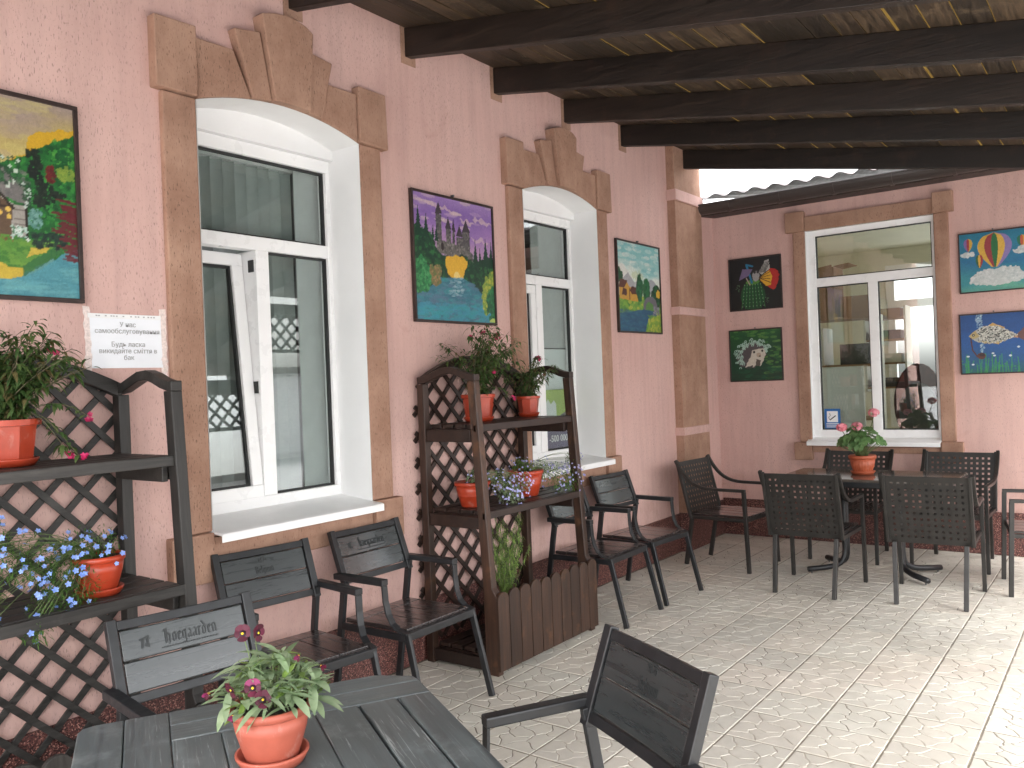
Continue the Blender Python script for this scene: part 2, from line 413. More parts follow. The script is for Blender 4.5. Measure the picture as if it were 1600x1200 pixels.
M['fl_magenta'] = leaf_mat('magenta_petal', srgb(176,24,82), srgb(205,50,110), 0.6, 0.25)
M['fl_blue'] = leaf_mat('blue_petal', srgb(112,146,226), srgb(160,186,246), 0.6, 0.3)
M['fl_lilac'] = leaf_mat('lilac_petal', srgb(150,148,214), srgb(204,204,244), 0.6, 0.3)
M['fl_pink'] = leaf_mat('pink_petal', srgb(230,120,138), srgb(250,184,194), 0.6, 0.25)
M['fl_wine'] = leaf_mat('wine_petal', srgb(66,6,30), srgb(92,14,46), 0.6, 0.15)
M['fl_mauve'] = leaf_mat('mauve_petal', srgb(120,28,74), srgb(150,60,104), 0.6, 0.25)
M['fl_dark'] = leaf_mat('dark_face', srgb(30,4,20), srgb(48,6,30), 0.6, 0.1)
M['fl_yellow'] = flat('yellow_eye', srgb(240,200,40), 0.6)
def canvas_mat():
    t = NT('painted_canvas'); at = t.n('ShaderNodeAttribute'); at.attribute_name = 'Col'
    vec = t.coord('Object')
    n = t.noise(vec, 60, 5, 0.7, 1.5)
    v = t.ramp(n, [(0.3, g(0.62)), (0.7, g(0.88))])
    col = t.mix(1.0, at.outputs['Color'], v, 'MULTIPLY')
    nb = t.bump(n, 0.25, 0.002)
    return t.done(col, 0.42, nb)
M['canvas'] = canvas_mat()

exec_order = None
# ------------------------------------------------------------------ ground and paved floor
WX, YB = -3.30, 7.80
mb = MB()
mb.add([(-60,-60,-0.06),(90,-60,-0.06),(90,120,-0.06),(-60,120,-0.06)], [(0,1,2,3)])
tag(mb.build('ground', M['concrete']), kind='structure')
TS = 0.3015; TX0 = -1.1765; TY0 = 3.417
mb = MB(); mb.box((WX-0.05,-2.6,-0.055),(1.62,YB+0.02,-0.0030))
floor = tag(mb.build('floor', M['joint']), kind='structure')

def voronoi_tile(seed, n=10):
    rng = random.Random(seed); S = TS - 0.0055
    pts = []
    tries = 0
    while len(pts) < n and tries < 4000:
        p = (rng.uniform(0.01, S-0.01), rng.uniform(0.01, S-0.01)); tries += 1
        if all(math.hypot((p[0]-q[0])*0.85, p[1]-q[1]) > 0.070 for q in pts): pts.append(p)
    cells = []
    for i, p in enumerate(pts):
        poly = [(0,0),(S,0),(S,S),(0,S)]
        for j, q in enumerate(pts):
            if i == j: continue
            mx_, my_ = (p[0]+q[0])/2, (p[1]+q[1])/2; nx, ny = q[0]-p[0], q[1]-p[1]
            out = []
            for k in range(len(poly)):
                a, b = poly[k], poly[(k+1) % len(poly)]
                da = (a[0]-mx_)*nx+(a[1]-my_)*ny; db = (b[0]-mx_)*nx+(b[1]-my_)*ny
                if da <= 0: out.append(a)
                if da*db < 0:
                    t = da/(da-db); out.append((a[0]+(b[0]-a[0])*t, a[1]+(b[1]-a[1])*t))
            poly = out
            if not poly: break
        if len(poly) >= 3: cells.append(poly)
    ph = [rng.uniform(0, 6.28) for _ in range(6)]
    def warp(x, y):
        e = min(x, y, S-x, S-y); k = min(1.0, max(0.0, e/0.02))
        dx = 0.011*math.sin(42*y+ph[0]+9*x)+0.006*math.sin(95*y+ph[1])
        dy = 0.010*math.sin(38*x+ph[2]+11*y)+0.006*math.sin(88*x+ph[3])
        return (x+dx*k, y+dy*k)
    mbt = MB(); top = -0.0; rngh = random.Random(seed+5)
    for poly in cells:
        fine = []
        for k in range(len(poly)):
            a, b = poly[k], poly[(k+1) % len(poly)]; L = math.hypot(b[0]-a[0], b[1]-a[1])
            if L < 0.004: continue
            m_ = max(1, int(L/0.018))
            for t in range(m_): fine.append((a[0]+(b[0]-a[0])*t/m_, a[1]+(b[1]-a[1])*t/m_))
        if len(fine) < 3: continue
        bord = [warp(*q) for q in fine]
        def inset(d):
            out = []; n_ = len(bord)
            for k in range(n_):
                p0, p1, p2 = bord[k-1], bord[k], bord[(k+1) % n_]
                tx, ty = p2[0]-p0[0], p2[1]-p0[1]; L = math.hypot(tx, ty) or 1
                out.append((p1[0]-ty/L*d, p1[1]+tx/L*d))
            return out
        h = rngh.uniform(-0.0012, 0.0006)
        A = inset(0.0019); B = inset(0.0046); n_ = len(bord)
        P = [(x, y, -0.0032) for x, y in A] + [(x, y, h) for x, y in B]
        mbt.add(P, [tuple(range(n_, 2*n_))] + [(k, (k+1) % n_, n_+(k+1) % n_, n_+k) for k in range(n_)], 0)
    mbt.add([(0,0,-0.03),(S,0,-0.03),(S,S,-0.03),(0,S,-0.03),(0,0,-0.0026),(S,0,-0.0026),(S,S,-0.0026),(0,S,-0.0026)],
            [(4,5,6,7),(0,1,5,4),(1,2,6,5),(2,3,7,6),(3,0,4,7)], 1)
    return mbt
tile_mb = voronoi_tile(11)
tile_me = tile_mb.mesh('tile', [M['tile'], M['grout']], recalc=False)
spots = []
i0 = int((WX - TX0)/TS) - 1; 
for i in range(i0, int((1.6-TX0)/TS)+1):
    for j in range(int((-2.5-TY0)/TS)-1, int((YB-TY0)/TS)+1):
        x, y = TX0+i*TS, TY0+j*TS
        if x < WX-0.02 - TS*0.6 or x+TS > 1.65 or y < -2.6 or y > YB: continue
        p = project((x+TS/2, y+TS/2, 0)); vis = p is not None and -70 < p[0] < 1670 and 600 < p[1] < 1290
        spots.append((p[2] if vis else 1e9, x, y))
spots.sort()
near = [s for s in spots if s[0] < 1e8][:300]
rest = [s for s in spots if s not in near]
for k, (d, x, y) in enumerate(near):
    link('tile', tile_me, floor, loc=(x+0.00275, y+0.00275, random.Random(k).uniform(-0.0008, 0.0008)))
mb = MB()
for d, x, y in rest:
    o = len(mb.v); mb.v += [(a+x+0.00275, b+y+0.00275, c) for a, b, c in tile_mb.v]
    mb.f += [tuple(q+o for q in f) for f in tile_mb.f]; mb.fm += tile_mb.fm
o = mb.build('paving', [M['tile'], M['grout']], floor, recalc=False); tag(o, kind='stuff')

# ------------------------------------------------------------------ main building
bld = empty('main_building', (WX, 0, 0), 0, 'long pink stuccoed building with brown window surrounds along the left', 'building')
def P_(x, y, z): return (x-WX, y, z)      # building local
OY0, OY1, OZ0, SPR, CRN = 2.15, 3.112, 0.955, 2.852, 2.935
WOFF = 2.44; DEPTH = 0.215
def arch_z(y, y0, y1):
    u = (y-(y0+y1)/2)/((y1-y0)/2); return SPR + (CRN-SPR)*(1-u*u)
ZT = 4.3; YS, YE = -1.6, 7.40
mb = MB()
def wq(y0, y1, z00, z01, z10=None, z11=None):
    z10 = z00 if z10 is None else z10; z11 = z01 if z11 is None else z11
    mb.add([P_(WX,y0,z00), P_(WX,y1,z10), P_(WX,y1,z11), P_(WX,y0,z01)], [(0,1,2,3)])
cuts = [(OY0, OY1), (OY0+WOFF, OY1+WOFF)]
NA = 14; yprev = YS
for (a, b) in cuts:
    wq(yprev, a, 0, ZT); wq(a, b, 0, OZ0)
    for k in range(NA):
        ya, yb_ = a+(b-a)*k/NA, a+(b-a)*(k+1)/NA
        wq(ya, yb_, arch_z(ya,a,b), ZT, arch_z(yb_,a,b), ZT)
    yprev = b
wq(yprev, YE, 0, ZT)
wq(YE, YB+0.05, 0, 3.12)
mb.add([P_(WX,YE,3.06),P_(WX-0.3,YE,3.06),P_(WX-0.3,YE,ZT),P_(WX,YE,ZT)], [(0,1,2,3)])
mb.add([P_(WX,YS,0),P_(WX-4,YS,0),P_(WX-4,YS,ZT),P_(WX,YS,ZT)], [(0,1,2,3)])
mb.build('wall', M['pink'], bld, recalc=False)
# plinth
mb = MB(); mb.box(P_(WX-0.02,YS,0.002), P_(WX+0.012,6.825,0.338)); mb.box(P_(WX-0.02,7.395,0.002), P_(WX+0.012,YB,0.33))
mb.build('plinth', M['plinth'], bld, bevel=0.004)
mb = MB(); mb.box(P_(WX-0.02,6.826,0.0025), P_(WX+0.088,7.394,0.345)); mb.build('plinth', M['plinth'], bld, bevel=0.004)
# corner pillar with brown panels and pink bands
mb = MB(); mb.box(P_(WX-0.03,6.83,0.346), P_(WX+0.075,7.385,ZT)); mb.build('pillar', M['brown'], bld, bevel=0.004)
for z0, z1 in ((1.03,1.10),(2.10,2.17),(3.115,3.21)):
    mb = MB(); mb.box(P_(WX-0.02,6.815,z0), P_(WX+0.092,7.40,z1)); mb.build('band', M['pink'], bld, bevel=0.004)

def trim(name, poly, t, x0=0.0, mat='brown'):
    mb = MB(); mb.prism(poly, (x0,0,0), (0,1,0), (0,0,1), (1,0,0), t)
    return mb.build(name, M[mat], bld, bevel=0.006)
def window_main(off, first):
    a, b = OY0+off, OY1+off
    A = lambda y: arch_z(y, a, b)
    sh = lambda pts: [(y+off, z) for y, z in pts]
    # surround: pilasters, corner blocks, arch blocks, wedges, keystone, base blocks
    trim('pilaster', sh([(1.990,0.952),(2.149,0.952),(2.149,2.853),(1.990,2.853)]), 0.038, -0.01)
    trim('pilaster', sh([(3.112,0.958),(3.268,0.958),(3.268,2.852),(3.112,2.852)]), 0.038, -0.01)
    trim('corner_block', sh([(1.952,2.857),(2.149,2.857),(2.149,3.165),(1.952,3.160)]), 0.062, -0.01)
    trim('corner_block', sh([(3.100,2.856),(3.308,2.850),(3.300,3.150),(3.100,3.152)]), 0.062, -0.01)
    def archside(y0, y1, n=5): return [(y0+(y1-y0)*k/n, A(y0+(y1-y0)*k/n+off)) for k in range(n+1)]
    trim('arch_block', sh(archside(2.152,2.435)+[(2.345,3.126),(2.152,3.122)]), 0.048, -0.01)
    trim('arch_block', sh(archside(2.850,3.097)+[(3.097,3.110),(2.903,3.112)]), 0.048, -0.01)
    trim('voussoir', sh(archside(2.437,2.543,3)+[(2.487,3.245),(2.345,3.221)]), 0.062, -0.01)
    trim('voussoir', sh(archside(2.760,2.848,3)+[(2.926,3.218),(2.787,3.235)]), 0.062, -0.01)
    trim('keystone', sh(archside(2.545,2.758,4)+[(2.790,3.320),(2.745,3.345),(2.69,3.358),(2.63,3.362),(2.56,3.352),(2.486,3.328)]), 0.085, -0.01)
    trim('base_block', sh([(1.945,0.738),(2.146,0.735),(2.146,0.950),(1.945,0.950)]), 0.058, -0.01)
    trim('base_block', sh([(3.116,0.748),(3.322,0.742),(3.322,0.955),(3.116,0.955)]), 0.058, -0.01)
    trim('apron', sh([(2.148,0.762),(3.114,0.775),(3.114,0.925),(2.148,0.925)]), 0.034, -0.01)
    # white reveal
    mb = MB(); X0, X1 = 0.027, -DEPTH-0.05
    def rq(p, q):
        mb.add([(X0,p[0],p[1]),(X0,q[0],q[1]),(X1,q[0],q[1]),(X1,p[0],p[1])], [(0,1,2,3)])
    e = 0.0015
    rq((a+e,OZ0),(a+e,SPR)); rq((b-e,SPR),(b-e,OZ0))
    for k in range(NA):
        ya, yb_ = a+(b-a)*k/NA, a+(b-a)*(k+1)/NA
        rq((ya,A(ya)-e),(yb_,A(yb_)-e))
    # plaster infill between window head and arch
    mb.add([(-DEPTH+0.035,a,2.80),(-DEPTH+0.035,b,2.80)]+[(-DEPTH+0.035,b-(b-a)*k/NA,A(b-(b-a)*k/NA)) for k in range(NA+1)], [tuple(range(NA+3))])
    mb.add([(-DEPTH+0.035,a,2.80),(-DEPTH+0.035,b,2.80),(-DEPTH-0.05,b,2.80),(-DEPTH-0.05,a,2.80)], [(0,1,2,3)])
    mb.build('reveal', M['white_plaster'], bld, recalc=False)
    # window frame (part) with sub-parts
    f0, f1 = -DEPTH-0.07, -DEPTH
    mb = MB()
    mb.box((f0,a,0.955),(f1,b,1.036)); mb.box((f0,a,2.735),(f1,b,2.80))
    mb.box((f0,a,1.036),(f1,a+0.065,2.735)); mb.box((f0,b-0.028,1.036),(f1,b,2.735))
    win = mb.build('window', M['pvc'], bld, bevel=0.004)
    m0, m1 = 2.612+off, 2.690+off
    mb = MB(); mb.box((f0,a+0.065,2.268),(f1-0.001,b-0.028,2.336)); mb.build('transom', M['pvc'], win, bevel=0.004)
    mb = MB(); mb.box((f0-0.10,m0,1.036),(f1-0.001,m1,2.268)); mb.build('mullion', M['pvc'], win, bevel=0.004)
    def gask(y0, y1, z0, z1, xg):
        mb = MB(); w = 0.010
        for lo, hi in (((y0,z0),(y1,z0+w)),((y0,z1-w),(y1,z1)),((y0,z0+w),(y0+w,z1-w)),((y1-w,z0+w),(y1,z1-w))):
            mb.box((xg-0.012,lo[0],lo[1]),(xg+0.012,hi[0],hi[1]))
        mb.build('gasket', M['gasket'], win)
    def pane(y0, y1, z0, z1, xg):
        mb = MB(); mb.box((xg-0.003,y0+0.004,z0+0.004),(xg+0.003,y1-0.004,z1-0.004)); mb.build('pane', M['glass'], win)
    pane(a+0.065,b-0.028,2.336,2.735,-DEPTH-0.035); gask(a+0.065,b-0.028,2.336,2.735,-DEPTH-0.033)
    pane(m1,b-0.028,1.036,2.268,-DEPTH-0.035); gask(m1,b-0.028,1.036,2.268,-DEPTH-0.033)
    # left sash, tilted inwards at the top on the first window
    y0, y1, z0, z1 = a+0.060, m0-0.004, 1.030, 2.262
    sash = MB(); w = 0.062
    for lo, hi in (((y0,0),(y1,w)),((y0,z1-z0-w),(y1,z1-z0)),((y0,w),(y0+w,z1-z0-w)),((y1-w,w),(y1,z1-z0-w))):
        sash.box((-0.03,lo[0]-y0,lo[1]),(0.03,hi[0]-y0,hi[1]))
    so = sash.build('sash', M['pvc'], win, bevel=0.004, loc=(-DEPTH-0.028 if first else -DEPTH-0.034, y0, z0))
    tilt = -math.atan(0.115/(z1-z0)) if first else 0.0
    so.rotation_euler = (0, tilt, 0)
    gp = MB(); gp.box((-0.003,w+0.002,w+0.002),(0.003,y1-y0-w-0.002,z1-z0-w-0.002))
    p = gp.build('pane', M['glass'], win, loc=so.location); p.rotation_euler = so.rotation_euler
    gk = MB(); ww = 0.012
    for lo, hi in (((w,w),(y1-y0-w,w+ww)),((w,z1-z0-w-ww),(y1-y0-w,z1-z0-w)),((w,w),(w+ww,z1-z0-w)),((y1-y0-w-ww,w),(y1-y0-w,z1-z0-w))):
        gk.box((-0.012,lo[0],lo[1]),(0.012,hi[0],hi[1]))
    p = gk.build('gasket', M['gasket'], win, loc=so.location); p.rotation_euler = so.rotation_euler
    for zz in (1.55, 2.16):                                          # striker plates on the mullion
        mb = MB(); mb.box((f0+0.01,m0-0.006,zz),(f1-0.02,m0+0.001,zz+0.06)); mb.build('striker', M['gasket'], win)
    # sill: sloping sheet with a folded nose
    mb = MB()
    prof = [(-DEPTH-0.02,0.985),(0.094,0.948),(0.104,0.944),(0.104,0.908),(0.098,0.908),(0.098,0.935),(-DEPTH-0.02,0.970)]
    mb.prism([(x,z) for x,z in prof], (0,a-0.004,0), (1,0,0), (0,0,1), (0,1,0), (b-a)+0.012)
    mb.build('sill', M['sill_metal'], win, bevel=0.002)
    # dark room behind
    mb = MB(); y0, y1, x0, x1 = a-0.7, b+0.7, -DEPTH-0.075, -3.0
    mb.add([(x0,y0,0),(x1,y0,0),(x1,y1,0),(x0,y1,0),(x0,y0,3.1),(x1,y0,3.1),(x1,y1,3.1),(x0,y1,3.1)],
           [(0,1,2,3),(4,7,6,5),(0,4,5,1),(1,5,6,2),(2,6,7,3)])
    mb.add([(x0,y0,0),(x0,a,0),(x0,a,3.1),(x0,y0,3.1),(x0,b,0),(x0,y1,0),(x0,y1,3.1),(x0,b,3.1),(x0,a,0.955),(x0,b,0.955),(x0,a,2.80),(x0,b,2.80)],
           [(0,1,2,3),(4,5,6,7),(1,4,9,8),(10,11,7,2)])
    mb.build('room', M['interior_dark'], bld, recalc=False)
    return win
w1 = window_main(0.0, True); w2 = window_main(WOFF, False)

# plaster patches around rafter ends (old cut-outs)
RAFT_Y = [-0.62, 0.22, 1.05, 1.88, 2.70, 3.52, 4.345, 5.18, 6.02, 7.03]
for y in RAFT_Y[2:9]:
    mb = MB(); mb.box(P_(WX-0.01,y-0.032,3.398), P_(WX+0.004,y+0.085,3.72)); mb.build('rafter_pocket', M['brown'], bld)

# ------------------------------------------------------------------ vertical blinds inside the windows
def blind(y0, y1, n, x, rot, label, z0=1.02, z1=2.74, closed=None):
    e = empty('vertical_blind', (x, (y0+y1)/2, z1), 0, label, 'blind')
    mb = MB(); mb.box((-0.03, y0-(y0+y1)/2-0.02, -0.002), (0.03, y1-(y0+y1)/2+0.02, 0.035)); mb.build('head_rail', M['pvc'], e)
    st = MB(); pr2 = [(-0.014*(1-(q/4.0)**2), 0.043*q/4.0) for q in range(-4,5)]
    st.prism(pr2+[(a_-0.0015, b_) for a_, b_ in pr2[::-1]], (0,0,z0-z1), (1,0,0), (0,1,0), (0,0,1), z1-z0-0.004); me = st.mesh('blind_slat', M['blind'])
    for k in range(n):
        yy = y0+(y1-y0)*(k+0.5)/n-(y0+y1)/2
        link('blind_slat', me, e, loc=(0,yy,0), rot=(0,0,rot+random.Random(k).uniform(-0.06,0.06)))
    return e
blind(2.18, 2.955, 11, WX-0.375, math.radians(-24), 'grey vertical fabric blind behind the nearest tall window')
mb = MB(); mb.box((-0.004,-0.10,-1.74),(0.004,0.10,0)); o = mb.build('curtain_panel', M['blind'], None, loc=(WX-0.310, 3.04, 2.76))
tag(o, 'flat grey curtain at the right side of the nearest tall window', 'curtain')
mb = MB(); mb.box((-0.004,-0.22,-0.95),(0.004,0.22,0)); o = mb.build('curtain_panel', M['blind'], None, loc=(WX-0.300, 5.34, 2.76))
tag(o, 'flat grey curtain inside the far tall window above the poster', 'curtain')
mb = MB(); mb.box((-0.006,-0.24,-0.45),(0.006,0.24,0)); o = mb.build('white_board', M['poster_white'], None, loc=(WX-0.300, 5.34, 1.80))
tag(o, 'plain white board behind far tall window, between curtain and poster', 'board')

def text_mesh(body, size, extrude=0.0004, align='CENTER', bold=0.0, xs=1.0):
    cu = bpy.data.curves.new('lettering', 'FONT'); cu.body = body; cu.size = size; cu.extrude = extrude
    cu.align_x = align; cu.offset = bold; cu.space_line = 1.0; cu.resolution_u = 3
    ob = bpy.data.objects.new('lettering', cu); COL.objects.link(ob)
    bpy.context.view_layer.update()
    dg = bpy.context.evaluated_depsgraph_get(); me = bpy.data.meshes.new_from_object(ob.evaluated_get(dg))
    bpy.data.objects.remove(ob); bpy.data.curves.remove(cu)
    return me
def text_on_left(body, size, loc, parent, mat, bold=0.0, sx=1.0, name='lettering'):
    """text on a plane facing +x, reading towards +y"""
    me = text_mesh(body, size, bold=bold); me.materials.clear(); me.materials.append(mat)
    o = link(name, me, parent, loc=loc, rot=(PI/2, 0, PI/2)); o.scale = (sx, 1, 1); return o
# loan poster inside window 2
po = empty('poster', (WX-0.262, 5.325, 1.04), 0, 'green and violet loan poster behind the far tall window', 'poster')
mb = MB(); mb.box((-0.002,-0.19,0.0),(0,0.19,0.24)); mb.build('violet_field', M['poster_violet'], po)
mb = MB(); mb.prism([(-0.19,0.242),(0.02,0.242),(0.19,0.30),(0.19,0.45),(-0.19,0.45)], (-0.002,0,0),(0,1,0),(0,0,1),(1,0,0),0.002); mb.build('green_field', M['poster_green'], po)
mb = MB(); mb.prism([(-0.15,0.25),(0.00,0.25),(0.00,0.34),(-0.03,0.37),(-0.07,0.34),(-0.11,0.38),(-0.15,0.33)], (0.0005,0,0),(0,1,0),(0,0,1),(1,0,0),0.001); mb.build('picture', M['poster_white'], po)
text_on_left('КРЕДИТ', 0.075, (0.001,0.02,0.155), po, M['white_print'], 0.001)
text_on_left('-500 000', 0.070, (0.001,0.02,0.055), po, M['white_print'], 0.001)

# ------------------------------------------------------------------ back wing
wing = empty('back_wing', (0, YB, 0), 0, 'low pink wing with one white window closing the far end', 'building')
X0w, X1w, Z0w, Z1w = -2.400, -1.335, 0.93, 2.835
mb = MB()
def bq(x0, x1, z0, z1): mb.add([(x0,0,z0),(x1,0,z0),(x1,0,z1),(x0,0,z1)], [(0,1,2,3)])
bq(WX-0.02, X0w, 0, 3.12); bq(X1w, 1.15, 0, 3.12); bq(X0w, X1w, 0, Z0w); bq(X0w, X1w, Z1w, 3.12)
mb.add([(1.15,0,0),(1.15,3.0,0),(1.15,3.0,3.075),(1.15,0,3.075)], [(0,1,2,3)])
mb.build('wall', M['pink'], wing, recalc=False)
mb = MB(); mb.box((WX+0.0125,-0.012,0.002),(1.15,0.02,0.352)); mb.build('plinth', M['plinth'], wing, bevel=0.004)
def btrim(name, x0, x1, z0, z1, t=0.035):
    mb = MB(); mb.box((x0,-t,z0),(x1,0.01,z1)); mb.build(name, M['brown'], wing, bevel=0.005)
btrim('pilaster', -2.508, -2.402, 0.906, 2.832); btrim('pilaster', -1.333, -1.222, 0.922, 2.832)
btrim('lintel', -2.398, -1.337, 2.834, 2.965)
btrim('corner_block', -2.570, -2.399, 2.834, 3.018, 0.055); btrim('corner_block', -1.336, -1.180, 2.834, 3.006, 0.055)
btrim('base_block', -2.560, -2.400, 0.744, 0.904, 0.052); btrim('base_block', -1.334, -1.170, 0.748, 0.920, 0.052)
btrim('apron', -2.398, -1.336, 0.815, 0.868, 0.03)
mb = MB()
for x in (X0w+0.001, X1w-0.001): mb.add([(x,-0.02,Z0w),(x,0.16,Z0w),(x,0.16,Z1w),(x,-0.02,Z1w)], [(0,1,2,3)])
mb.add([(X0w,-0.02,Z1w-0.001),(X1w,-0.02,Z1w-0.001),(X1w,0.16,Z1w-0.001),(X0w,0.16,Z1w-0.001)], [(0,1,2,3)])
mb.build('reveal', M['white_plaster'], wing, recalc=False)
gy0, gy1 = 0.035, 0.105
mb = MB()
mb.box((X0w,gy0,0.94),(X1w,gy1,1.016)); mb.box((X0w,gy0,2.785),(X1w,gy1,2.835))
mb.box((X0w,gy0,1.016),(-2.330,gy1,2.785)); mb.box((-1.364,gy0,1.016),(X1w,gy1,2.785))
wwin = mb.build('window', M['pvc'], wing, bevel=0.004)
mb = MB(); mb.box((-2.330,gy0+0.001,2.321),(-1.364,gy1,2.399)); mb.build('transom', M['pvc'], wwin, bevel=0.004)
mb = MB(); mb.box((-1.885,gy0+0.001,1.016),(-1.807,gy1,2.321)); mb.build('mullion', M['pvc'], wwin, bevel=0.004)
for (xa, xb, za, zb) in ((-2.330,-1.364,2.399,2.785),(-2.330,-1.885,1.016,2.321),(-1.807,-1.364,1.016,2.321)):
    mb = MB(); mb.box((xa+0.003,0.067,za+0.003),(xb-0.003,0.073,zb-0.003)); mb.build('pane', M['glass'], wwin)
    mb = MB(); w = 0.009
    for lo, hi in (((xa,za),(xb,za+w)),((xa,zb-w),(xb,zb)),((xa,za+w),(xa+w,zb-w)),((xb-w,za+w),(xb,zb-w))):
        mb.box((lo[0],0.055,lo[1]),(hi[0],0.080,hi[1]))
    mb.build('gasket', M['gasket'], wwin)
mb = MB(); mb.prism([(0.06,0.955),(-0.085,0.918),(-0.092,0.914),(-0.092,0.880),(-0.086,0.880),(-0.086,0.905),(0.06,0.942)], (X0w-0.035,0,0),(0,1,0),(0,0,1),(1,0,0),(X1w-X0w)+0.035)
mb.build('sill', M['sill_metal'], wwin, bevel=0.002)
# room of the wing, with a bright window opposite
RY = 2.75
FW = (-2.24, 0.25, 0.95, 2.66)
mb = MB(); x0, x1, y0, zt = -3.25, 0.6, 0.12, 2.95
mb.add([(x0,y0,0.02),(x1,y0,0.02),(x1,RY,0.02),(x0,RY,0.02),(x0,y0,zt),(x1,y0,zt),(x1,RY,zt),(x0,RY,zt)], [(0,1,2,3),(4,7,6,5),(0,3,7,4),(1,5,6,2)])
fx0, fx1, fz0, fz1 = FW
mb.add([(x0,RY,0.02),(fx0,RY,0.02),(fx0,RY,zt),(x0,RY,zt),(fx1,RY,0.02),(x1,RY,0.02),(x1,RY,zt),(fx1,RY,zt),(fx0,RY,fz0),(fx1,RY,fz0),(fx0,RY,fz1),(fx1,RY,fz1)],
       [(0,1,2,3),(4,5,6,7),(1,4,9,8),(10,11,7,2)])
mb.add([(x0,y0,0.02),(X0w,y0,0.02),(X0w,y0,zt),(x0,y0,zt),(X1w,y0,0.02),(x1,y0,0.02),(x1,y0,zt),(X1w,y0,zt),(X0w,y0,Z0w),(X1w,y0,Z0w),(X0w,y0,Z1w),(X1w,y0,Z1w)],
       [(0,1,2,3),(4,5,6,7),(1,4,9,8),(10,11,7,2)])
mb.build('room', M['interior'], wing, recalc=False)
mb = MB()
for lo, hi in (((fx0-0.09,fz1),(fx1,fz1+0.09)),((fx0-0.09,fz0-0.08),(fx1,fz0)),((fx0-0.09,fz0),(fx0,fz1)),((fx0,2.25),(fx1,2.34)),((fx0+0.72,fz0),(fx0+0.80,2.25))):
    mb.box((lo[0],RY-0.05,lo[1]),(hi[0],RY+0.03,hi[1]))
mb.build('window', M['pvc'], wing, bevel=0.004)
# wing roof: profiled metal sheet, gutter, soffit
mb = MB(); pitch = math.radians(9.5); NXW = 190; xa, xb = WX+0.02, 1.3; rows = []
for r, (yy, zz) in enumerate(((-0.42, 3.185), (-0.42, 3.192), (2.9, 3.192+3.32*math.tan(pitch)))):
    row = []
    for k in range(NXW+1):
        x = xa+(xb-xa)*k/NXW; s_ = (x/0.186) % 1.0
        wv = 0.040*(0.5-0.5*math.cos(2*PI*(s_**0.72)))
        row.append((x, yy, zz+wv))
    rows.append(row)
flatv = [p for r in rows for p in r]; F = []
for r in range(2):
    for k in range(NXW): F.append((r*(NXW+1)+k, r*(NXW+1)+k+1, (r+1)*(NXW+1)+k+1, (r+1)*(NXW+1)+k))
mb.add(flatv, F)
roof = mb.build('roof', M['rooftile'], wing, smooth=False, recalc=False)
mb = MB(); mb.prism([(-0.36,3.05),(0.0,3.085),(0.0,3.10),(-0.36,3.17)], (WX+0.03,0,0),(0,1,0),(0,0,1),(1,0,0),4.5); mb.build('soffit', M['soffit'], wing)
mb = MB(); prof = arc((0,0), 0.078, PI, 2*PI, 10) + arc((0,0), 0.074, 2*PI, PI, 10)
mb.prism([(a_-0.43, b_+3.125) for a_, b_ in prof], (WX+0.085,0,0),(0,1,0),(0,0,1),(1,0,0),4.4)
mb.tube([(WX+0.085,-0.509,3.129),(1.15,-0.509,3.129)], 0.008, 6)
gut = mb.build('gutter', M['gutter'], wing, smooth=False)
for k in range(9):
    x = WX+0.35+k*0.46; mb = MB()
    prof = arc((0,0), 0.084, PI, 2*PI, 10) + arc((0,0), 0.0785, 2*PI, PI, 10)
    mb.prism([(a_-0.43, b_+3.125) for a_, b_ in prof], (x,0,0),(0,1,0),(0,0,1),(1,0,0),0.028); mb.build('bracket', M['gutter'], gut, bevel=0)
# things inside the wing room
def thing_box(name, lo, hi, mat, label, cat, bevel=0.004):
    mb = MB(); c = ((lo[0]+hi[0])/2, (lo[1]+hi[1])/2, lo[2])
    mb.box([lo[k]-c[k] for k in range(3)], [hi[k]-c[k] for k in range(3)])
    return tag(mb.build(name, M[mat], None, bevel=bevel, loc=c), label, cat)
y8 = YB+0.45
sh = empty('storage_shelf', (-2.42, YB+0.75, 0.02), 0, 'dark open storage shelf inside the far room', 'shelf')
for z in (0.55, 1.05, 1.56, 2.02): 
    mb = MB(); mb.box((-0.42,-0.2,z),(0.44,0.2,z+0.025)); mb.build('shelf_board', M['cardboard'], sh)
for x in (-0.43, 0.43):
    mb = MB(); mb.box((x-0.012,-0.2,0),(x+0.012,0.2,2.06)); mb.build('upright', M['pale_board'], sh)
def carton(lo, hi, label, flap=None):
    c = ((lo[0]+hi[0])/2, (lo[1]+hi[1])/2, lo[2]); e = empty('cardboard_box', c, 0, label, 'box')
    mb = MB(); mb.box([lo[k]-c[k] for k in range(3)], [hi[k]-c[k] for k in range(3)]); mb.build('carton', M['cardboard'], e, bevel=0.003)
    hx, hy, h = (hi[0]-lo[0])/2, (hi[1]-lo[1])/2, hi[2]-lo[2]
    if flap:
        mb = MB(); mb.beam((hx,0,h+0.002),(hx+0.14,0,h-0.12*0+0.02),hy*2,0.005,(0,0,1)); mb.build('flap', M['cardboard'], e)
        mb = MB(); mb.beam((0,-hy,h+0.002),(0.02,-hy-0.06,h-0.16),hx*1.8,0.005,(0,1,0.3)); mb.build('flap', M['cardboard'], e)
    return e
carton((-2.62,YB+0.60,2.065),(-2.33,YB+0.92,2.56), 'tall open cardboard box on top of the storage shelf', True)
carton((-2.28,YB+0.60,2.065),(-2.02,YB+0.90,2.26), 'low cardboard box on storage shelf beside the tall open one')
thing_box('goods_stack', (-2.72,YB+0.60,1.585),(-2.45,YB+0.92,1.97), 'pale_board', 'pale blue white packets stacked on the storage shelf', 'packets')
